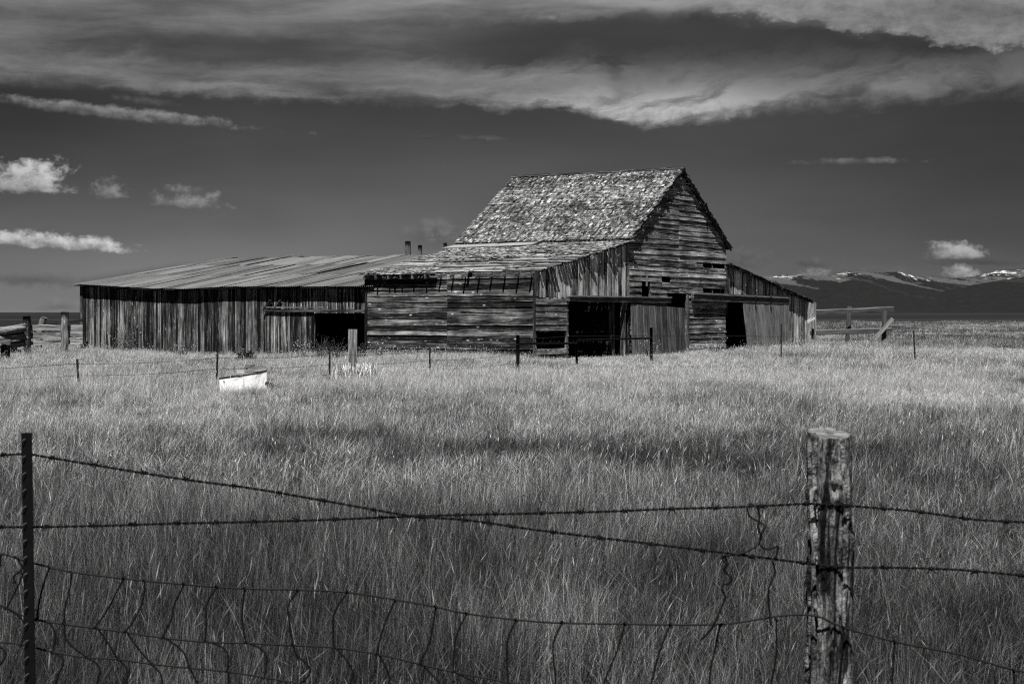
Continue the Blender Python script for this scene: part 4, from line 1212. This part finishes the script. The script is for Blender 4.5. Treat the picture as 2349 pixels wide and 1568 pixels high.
def woven():
    Cc = [(-120, 1262), (0, 1269), (30, 1277), (60, 1286), (110, 1299), (165, 1311), (285, 1326), (420, 1339), (560, 1349), (690, 1352), (800, 1358), (905, 1374), (990, 1389), (1070, 1406), (1180, 1420), (1290, 1428), (1430, 1430), (1535, 1432), (1640, 1431), (1700, 1426), (1770, 1414), (1830, 1409), (1880, 1414), (1930, 1436), (2050, 1470), (2200, 1500), (2330, 1536), (2480, 1560)]
    D_ = [(-120, 1350), (0, 1387), (20, 1394), (50, 1410), (85, 1421), (150, 1431), (220, 1440), (290, 1449), (375, 1462), (470, 1471), (565, 1474), (670, 1479), (765, 1484), (865, 1499), (960, 1521), (1040, 1540), (1120, 1555), (1170, 1565), (1230, 1572), (1400, 1582)]
    E_ = [(-120, 1468), (0, 1472), (50, 1477), (120, 1494), (200, 1507), (270, 1511), (350, 1522), (435, 1531), (520, 1539), (610, 1553), (690, 1567), (800, 1582)]
    b = at(-120, 1262, YW); root = empty('woven_wire_fence', (b.x, YW, 0)); o = root.location.copy()
    tag(root, 'sagging woven wire mesh with buckled uprights along the bottom of the near fence', 'fence')
    dz = .03
    def P(px_, py, yo=0): return at(px_, py, YW + dz + yo) - o
    for L in (Cc, D_, E_):
        mb = MB(); mb.tube(smooth_path([P(*q) for q in L], 6), .0034, 5, .5); mb.build('line_wire', M['smooth_wire'], root, True)
    z5 = lambda a: (a[0] * .3782, 974.9 + a[1] * .3782)
    z6 = lambda a: (745.6 + a[0] * .3782, 974.9 + a[1] * .3782)
    z7 = lambda a: (1548.4 + a[0] * .3966, 946.3 + a[1] * .3966)
    st5 = [[(300, 858), (265, 960), (235, 1080), (225, 1175)], [(435, 892), (420, 1000), (395, 1110), (390, 1200)], [(755, 925), (700, 1020), (650, 1120), (575, 1225)], [(880, 942), (860, 1080), (800, 1200), (755, 1250)], [(1120, 960), (1055, 1090), (1040, 1170), (985, 1285)],
           [(1318, 976), (1255, 1080), (1250, 1200), (1243, 1308)], [(1485, 988), (1468, 1160), (1490, 1312)], [(1810, 998), (1750, 1090), (1755, 1190), (1775, 1325)], [(2110, 1008), (2030, 1130), (2020, 1240), (2025, 1345)],
           [(215, 1175), (300, 1200), (338, 1270), (318, 1375)], [(390, 1200), (410, 1310), (525, 1405)], [(590, 1228), (650, 1310), (715, 1415)], [(770, 1253), (830, 1340), (920, 1445)], [(1000, 1288), (1110, 1370), (1150, 1468)],
           [(1250, 1308), (1350, 1345), (1385, 1400), (1378, 1490)], [(1500, 1316), (1610, 1380), (1605, 1530)], [(1778, 1328), (1800, 1390), (1880, 1470), (1860, 1530), (1800, 1575)], [(2035, 1348), (2100, 1420), (2140, 1500), (2110, 1600)],
           [(320, 1376), (385, 1420), (360, 1500), (330, 1580)], [(530, 1406), (605, 1470), (580, 1590)], [(720, 1416), (770, 1480), (765, 1590)], [(920, 1446), (975, 1510), (985, 1600)], [(1150, 1470), (1195, 1560), (1200, 1610)], [(1383, 1490), (1390, 1600)],
           [(140, 900), (90, 1010), (40, 1110)], [(40, 1110), (120, 1160), (150, 1220), (130, 1330)], [(0, 1340), (38, 1390), (0, 1450)], [(5, 785), (0, 850), (-20, 900)], [(100, 800), (135, 865), (85, 915), (90, 950)]]
    st6 = [[(425, 1058), (360, 1210), (310, 1385)], [(672, 1098), (635, 1310), (570, 1447)], [(860, 1138), (790, 1300), (778, 1492)], [(1160, 1178), (1105, 1320), (1110, 1558), (1112, 1620)], [(1440, 1192), (1385, 1330), (1395, 1510), (1400, 1640)], [(1820, 1200), (1770, 1370), (1700, 1540), (1680, 1640)], [(2095, 1206), (2030, 1370), (1985, 1540), (1960, 1640)],
           [(325, 1388), (385, 1500), (385, 1600)], [(590, 1449), (700, 1568), (720, 1630)], [(790, 1494), (920, 1568), (950, 1640)]]
    st7 = [[(260, 1225), (230, 1370), (205, 1500), (195, 1640)], [(585, 1195), (585, 1400), (555, 1568), (550, 1640)], [(1270, 1320), (1255, 1568), (1250, 1660)], [(1958, 1488), (1962, 1568), (1964, 1640)], [(975, 1240), (960, 1430), (945, 1568), (940, 1640)]]
    for fn, lst in ((z5, st5), (z6, st6), (z7, st7)):
        for s in lst:
            q = [P(*fn(p)) for p in s]
            mb = MB(); mb.tube(smooth_path(q, 6), .0033, 5, .5)
            t = q[0]; mb.tube([t + Vector((-.006, -.003, .004)), t + Vector((0, -.004, .001)), t + Vector((.006, -.003, -.004))], .0044, 5, .5)
            t = q[-1]; mb.tube([t + Vector((-.005, -.003, -.003)), t + Vector((0, -.004, .001)), t + Vector((.005, -.003, .003))], .0042, 5, .5)
            mb.build('stay_wire', M['wire'], root, True)
woven()

def tangle(name, lists, label, mat, r=.0035, yo=-.006, group='snapped tie wires hanging by the wooden post'):
    z7 = lambda a: (1548.4 + a[0] * .3966, 946.3 + a[1] * .3966)
    mb = MB(); b = at(*z7(lists[0][0]), YW)
    for L in lists:
        pts = [at(*z7(a), YW + yo + .006 * math.sin(i * 2.1)) for i, a in enumerate(L)]
        mb.tube(smooth_path(pts, 6), r, 5, .5)
    return tag(mb.build(name, mat, None, True, b), label, 'wire', group)
tangle('tie_wire', [[(470, 548), (440, 525), (420, 545), (430, 595), (490, 632), (522, 655), (500, 700), (488, 740), (465, 772), (400, 808), (330, 822), (285, 826)]], 'looped tie wire hanging from the upper barbed wire beside the wooden post', M['smooth_wire'])
tangle('tie_wire', [[(475, 540), (490, 600), (482, 660), (498, 720), (488, 760), (540, 790), (592, 772), (588, 820), (566, 850), (572, 880), (577, 930), (548, 1000), (540, 1060), (548, 1160), (556, 1235)]], 'longest tie wire, dropping past both barbed wires just left of the wooden post', M['wire'])
tangle('tie_wire', [[(282, 822), (275, 850), (302, 872), (288, 900), (296, 925), (327, 952), (315, 985), (280, 992), (272, 1020), (290, 1060), (280, 1100), (240, 1190), (205, 1255), (145, 1315)], [(285, 826), (300, 868), (280, 905), (300, 930)]], 'kinked loose wire trailing down and left from the lower barbed wire', M['wire'])
z6 = lambda a: (745.6 + a[0] * .3782, 974.9 + a[1] * .3782)
mb = MB(); pts = [at(*z6(a), YW - .004) for a in ((1020, 600), (990, 606), (975, 560), (980, 528), (992, 545), (1000, 600), (985, 565))]
mb.tube(smooth_path(pts, 6), .002, 5, .5); tag(mb.build('tie_wire', M['wire'], None, True, pts[0]), 'small wire tie joining the two barbed wires where they cross', 'wire')
# staples and the wire wraps on the wooden post
gst = 'wire staples in the wooden post'
for (sx, sy, lab) in ((1878, 1157, 'uppermost staple holding the upper barbed wire to the wooden post'), (1882, 1297, 'middle staple holding the lower barbed wire to the wooden post'), (1880, 1413, 'lowest staple holding the mesh wire to the wooden post')):
    a = at(sx, sy, YW); mb = MB()
    mb.tube([a + Vector((-.003, .085, .012)), a + Vector((-.003, .042, .011)), a + Vector((0, .037, 0)), a + Vector((.003, .042, -.011)), a + Vector((.003, .085, -.012))], .0024, 5, .5)
    tag(mb.build('staple', M['wire'], None, True, a), lab, 'staple', gst)

# ---------------------------------------------------------------- plants
def twig_plant(name, base, r, h, nb, leafs, mat, label, cat, group=None, leaf=.022, seed=1, spread=1.0):
    rnd = random.Random(seed); root = empty(name, base); tag(root, label, cat, group)
    mb = MB(); lf = MB()
    for i in range(nb):
        a = rnd.uniform(0, 6.28); rr = r * rnd.uniform(.3, 1.0) * spread; hh = h * rnd.uniform(.3, 1.0)
        p = [Vector((0, 0, 0)) + Vector((math.cos(a), math.sin(a), 0)) * r * .12, Vector((math.cos(a) * rr * .45, math.sin(a) * rr * .45, hh * .6)), Vector((math.cos(a) * rr, math.sin(a) * rr, hh))]
        path = smooth_path(p, 4); mb.tube(path, .008, 4, .5, False, lambda t: 1 - .7 * t)
        for k in range(leafs):
            t = rnd.uniform(.25, 1); c = path[min(int(t * (len(path) - 1)), len(path) - 1)] + Vector((rnd.gauss(0, 1), rnd.gauss(0, 1), rnd.gauss(0, 1))) * r * .13
            d = Vector((rnd.gauss(0, 1), rnd.gauss(0, 1), rnd.gauss(0, .7))).normalized(); e = d.cross(Vector((rnd.gauss(0, 1), rnd.gauss(0, 1), rnd.gauss(0, 1)))).normalized()
            s = leaf * rnd.uniform(.6, 1.4)
            lf.quad((c - d * s, c + e * s * .45, c + d * s, c - e * s * .45), ((0, 0), (1, 0), (1, 1), (0, 1)), rnd.random())
    mb.build('stem', M['bark'], root); lf.build('foliage', mat, root)
    return root
b = at(563, 716, 60.5); twig_plant('shrub', (b.x, 60.5, 0), .46, .56, 34, 30, M['leaf'], 'small dark leafy shrub growing against the shed wall above the white tub', 'shrub', None, .06, 4)
gwd = 'tall dry weeds along the foot of the buildings'
for i, (px_, Y, r, h, lab) in enumerate(((735, 60.5, .6, 1.1, 'dark bushy weed at the left edge of the dark shed doorway'), (775, 60, .65, 1.0, 'weed clump in the middle of the dark shed doorway'), (828, 60, .5, .9, 'weed clump at the barn side of the dark shed doorway'),
                                    (690, 62, .5, .9, 'pale weed in front of the shed sliding door'), (290, 71, .9, 1.5, 'tall sprawling dry weed against the left part of the shed wall'), (420, 67, .5, .8, 'low dry weed against the middle of the shed wall'),
                                    (870, 62, .5, 1.0, 'dry weed against the left end of the lean-to front wall'), (1490, 66, .5, 1.0, 'dry weed in front of the askew plank door'), (1640, 70, .6, 1.0, 'dry weed in front of the lower gable boards'), (1830, 78, .9, 1.0, 'sprawling weed at the right corner of the barn'))):
    b = at(px_, 716, Y); twig_plant('weed', (b.x, Y, 0), r, h, 34, 16 if i < 4 else 10, M['leaf'] if i < 3 else M['weed'], lab, 'weed', gwd, .026, 20 + i)

# ---------------------------------------------------------------- grass
def blade_tile(size, n, w, h, seed, seg=3, heads=.06, lean=.35, wind=.25):
    r = np.random.default_rng(seed)
    # tufted scatter
    nt = max(4, int(n / 22)); tc = r.uniform(-size / 2, size / 2, (nt, 2)); pick = r.integers(0, nt, n)
    sp = size * .5 / math.sqrt(nt)
    x = tc[pick, 0] + r.normal(0, sp * .8, n); y = tc[pick, 1] + r.normal(0, sp * .8, n)
    tuft_h = r.uniform(.75, 1.2, nt)[pick]; tuft_t = r.normal(0, .20, nt)[pick]
    hh = h * tuft_h * np.clip(r.normal(.85, .22, n), .3, 1.5)
    ww = w * r.uniform(.45, 1.2, n)
    tl = r.uniform(0, 2 * np.pi, nt)[pick]; ld = tl + r.normal(0, .7, n); la = np.abs(r.normal(0, lean, n) + r.normal(0, lean * .8, nt)[pick]) * hh
    lx = np.cos(ld) * la + wind * hh * r.uniform(.2, 1.2, n); ly = np.sin(ld) * la
    fd = r.uniform(0, np.pi, n); fx, fy = np.cos(fd) * ww / 2, np.sin(fd) * ww / 2
    tone = np.clip(r.beta(.6, 1.25, n) + tuft_t, 0, 1)
    nv = seg * 2 + 1
    V = np.zeros((n, nv, 3), np.float32)
    for k in range(seg + 1):
        t = k / seg; bend = t ** 1.9; wt = (1 - t * .75)
        cx, cy, cz = x + lx * bend, y + ly * bend, hh * (t - .18 * t * t * np.clip(la / np.maximum(hh, .01), 0, 1))
        if k < seg:
            V[:, 2 * k] = np.stack((cx - fx * wt, cy - fy * wt, cz), 1); V[:, 2 * k + 1] = np.stack((cx + fx * wt, cy + fy * wt, cz), 1)
        else: V[:, 2 * k] = np.stack((cx, cy, cz), 1)
    base = (np.arange(n) * nv)[:, None]
    faces = []
    loops = []
    pat = []
    for k in range(seg - 1): pat.append((2 * k, 2 * k + 1, 2 * k + 3, 2 * k + 2))
    quads = np.concatenate([base + np.array(p)[None] for p in pat], 0) if pat else np.zeros((0, 4), int)
    tris = base + np.array((2 * seg - 2, 2 * seg - 1, 2 * seg))[None]
    tv = np.repeat(tone, nv)
    V = V.reshape(-1, 3)
    # seed heads on the tallest stalks
    nh = int(n * heads)
    if nh:
        idx = np.argsort(-hh * r.uniform(.7, 1.3, n))[:nh]
        tip = np.stack((x + lx, y + ly, hh * (1 - .18 * np.clip(la / np.maximum(hh, .01), 0, 1))), 1)[idx]
        dirv = np.stack((lx[idx] * 1.6, ly[idx] * 1.6, hh[idx] * .8), 1); dirv /= np.linalg.norm(dirv, axis=1)[:, None]
        ln = (h * .16 * r.uniform(.6, 1.5, nh))[:, None]; hw = (np.maximum(w * .55, .0018) * r.uniform(.7, 1.3, nh))[:, None]
        sv = np.stack((np.cos(fd[idx]), np.sin(fd[idx]), 0 * fd[idx]), 1); sv2 = np.cross(dirv, sv)
        o = len(V)
        HV = np.stack((tip - dirv * ln * .25, tip + sv * hw + dirv * ln * .25, tip + dirv * ln, tip - sv * hw + dirv * ln * .25,
                       tip - dirv * ln * .25, tip + sv2 * hw + dirv * ln * .25, tip + dirv * ln, tip - sv2 * hw + dirv * ln * .25), 1).reshape(-1, 3)
        V = np.concatenate((V, HV)); tv = np.concatenate((tv, np.repeat(np.clip(tone[idx] + .35, 0, 1), 8)))
        hb = o + (np.arange(nh) * 8)[:, None]
        quads = np.concatenate((quads, hb + np.arange(4)[None], hb + 4 + np.arange(4)[None]))
    me = bpy.data.meshes.new('grass_tuft')
    nq, n3 = len(quads), len(tris)
    me.vertices.add(len(V)); me.vertices.foreach_set('co', V.astype(np.float32).ravel())
    me.loops.add(nq * 4 + n3 * 3); me.loops.foreach_set('vertex_index', np.concatenate((quads.ravel(), tris.ravel())).astype(np.int32))
    me.polygons.add(nq + n3)
    me.polygons.foreach_set('loop_start', np.concatenate((np.arange(nq) * 4, nq * 4 + np.arange(n3) * 3)).astype(np.int32))
    me.update(calc_edges=True)
    a = me.attributes.new('tone', 'FLOAT', 'POINT'); a.data.foreach_set('value', tv.astype(np.float32))
    me.materials.append(M['grass'])
    return me

def to_local(x, y):
    dx, dy = x - P0.x, y - P0.y
    return dx * XA.x + dy * XA.y, dx * YA.x + dy * YA.y

def build_grass():
    protos = []
    for s in range(4): protos.append(blade_tile(1.0, 3400, .0034, .37, 100 + s, 4, .012, .36, .08))
    for s in range(5): protos.append(blade_tile(2.0, 5600, .0064, .31, 200 + s, 3, .006, .46, .15))
    for s in range(5): protos.append(blade_tile(3.0, 6400, .0115, .27, 300 + s, 2, .008, .50, .24))
    for s in range(3): protos.append(blade_tile(6.0, 7000, .045, .28, 400 + s, 2, .0, .32, .2))
    r = np.random.default_rng(5)
    pts, rot, scl, idx = [], [], [], []
    def fill(step, y0, y1, first, cnt, ok=None):
        y = y0
        while y < y1:
            xm = .37 * y + 2.5; x = -xm
            while x < xm:
                px, py = x + r.uniform(-.3, .3) * step, y + r.uniform(-.3, .3) * step
                x += step
                if ok and not ok(px, py): continue
                pts.append((px, py, 0.0)); rot.append(r.uniform(-.6, .6)); idx.append(first + int(r.integers(0, cnt)))
                nv = mnoise.fractal(Vector((px * .12, py * .07, 1.0)), 1, 2, 3)
                hs = max(.5, 1.0 + nv * .8 + r.normal(0, .12))
                la_, lb_ = to_local(px, py)
                if (-26 < la_ < -LF and -WF - 1.6 < lb_ < -WF + .6) or (0 < la_ < 2.2 and -WF < lb_ < W2): hs *= r.uniform(.45, .85)     # ranker growth along the walls
                if (px + 6.2) ** 2 + ((py - 36.9) * .7) ** 2 < 1.9: hs *= .45      # trodden round the tub
                scl.append((r.choice((-1, 1)) * 1.0 if first == 0 else 1.0, 1.0, hs))
            y += step
    def outside(x, y):
        a, b = to_local(x, y); m = .7
        if -LF - m + 1.2 < a < -m and -WF + m < b < W2 - m: return False
        if a < 0 and a > -26.5 and b > -WF + .5 + m and b < 14: return False
        return True
    fill(.85, 3.2, 15.5, 0, 4)
    fill(1.6, 15.2, 46, 4, 5)
    def far(x, y): return y < 118 + max(0, (x + 8)) * 5.5 and outside(x, y)
    fill(2.3, 45, 112, 9, 5, lambda x, y: outside(x, y) and y + r.uniform(-12, 0) < 100)
    def far(x, y): return y < 118 + max(0, (x + 8)) * 5.5 and outside(x, y)
    fill(4.2, 92, 290, 14, 3, lambda x, y: far(x, y) and y + r.uniform(-6, 6) > 98)
    scl[:] = [(abs(a), b, c) for a, b, c in scl]
    me = bpy.data.meshes.new('grass'); me.from_pydata(pts, [], [])
    a = me.attributes.new('rot', 'FLOAT', 'POINT'); a.data.foreach_set('value', np.array(rot, np.float32))
    a = me.attributes.new('scl', 'FLOAT_VECTOR', 'POINT'); a.data.foreach_set('vector', np.array(scl, np.float32).ravel())
    a = me.attributes.new('idx', 'INT', 'POINT'); a.data.foreach_set('value', np.array(idx, np.int32))
    o = bpy.data.objects.new('grass', me); C.objects.link(o)
    tag(o, kind='stuff'); me.materials.append(M['grass'])
    ng = bpy.data.node_groups.new('grass_scatter', 'GeometryNodeTree')
    ng.interface.new_socket('Geometry', in_out='INPUT', socket_type='NodeSocketGeometry')
    ng.interface.new_socket('Geometry', in_out='OUTPUT', socket_type='NodeSocketGeometry')
    nd, lk = ng.nodes, ng.links
    gi, go = nd.new('NodeGroupInput'), nd.new('NodeGroupOutput')
    sel = None; joins = []
    iop = nd.new('GeometryNodeInputNamedAttribute'); iop.data_type = 'INT'; iop.inputs['Name'].default_value = 'idx'
    rop = nd.new('GeometryNodeInputNamedAttribute'); rop.data_type = 'FLOAT'; rop.inputs['Name'].default_value = 'rot'
    sop = nd.new('GeometryNodeInputNamedAttribute'); sop.data_type = 'FLOAT_VECTOR'; sop.inputs['Name'].default_value = 'scl'
    cx = nd.new('ShaderNodeCombineXYZ'); lk.new(rop.outputs[0], cx.inputs[2])
    jn = nd.new('GeometryNodeJoinGeometry')
    for k, pm in enumerate(protos):
        ob = bpy.data.objects.new('grass_tuft', pm)
        oi = nd.new('GeometryNodeObjectInfo'); oi.inputs['Object'].default_value = ob; oi.inputs['As Instance'].default_value = True
        cmp = nd.new('FunctionNodeCompare'); cmp.data_type = 'INT'; cmp.operation = 'EQUAL'
        ins = [s for s in cmp.inputs if s.type == 'INT']
        lk.new(iop.outputs[0], ins[0]); ins[1].default_value = k
        ip = nd.new('GeometryNodeInstanceOnPoints')
        lk.new(gi.outputs[0], ip.inputs['Points']); lk.new(cmp.outputs[0], ip.inputs['Selection']); lk.new(oi.outputs['Geometry'], ip.inputs['Instance'])
        lk.new(cx.outputs[0], ip.inputs['Rotation']); lk.new(sop.outputs[0], ip.inputs['Scale'])
        joins.append(ip)
    for ip in joins[::-1]: lk.new(ip.outputs[0], jn.inputs[0])
    lk.new(jn.outputs[0], go.inputs[0])
    md = o.modifiers.new('scatter', 'NODES'); md.node_group = ng
    print('grass tiles', len(pts))
build_grass()

# straw lying round the stout post
b = at(818, 716, 43.6)
mb = MB(); rnd = random.Random(3)
for i in range(330):
    a = rnd.uniform(0, 6.28); c = Vector((rnd.gauss(0, .26), rnd.gauss(0, .2), 0)); L = rnd.uniform(.2, .5)
    p = c; q = c + Vector((math.cos(a) * L * .6, math.sin(a) * L * .6, rnd.uniform(.3, .58)))
    w = Vector((-math.sin(a), math.cos(a), 0)) * .012
    mb.quad((p - w, p + w, q + w * .4, q - w * .4), ((0, 0), (1, 0), (1, 1), (0, 1)), rnd.random())
o = mb.build('straw_tuft', M['straw'], None); o.location = (b.x, 43.6, 0)
tag(o, 'bleached tuft of straw at the foot of the stout grey post', 'straw')
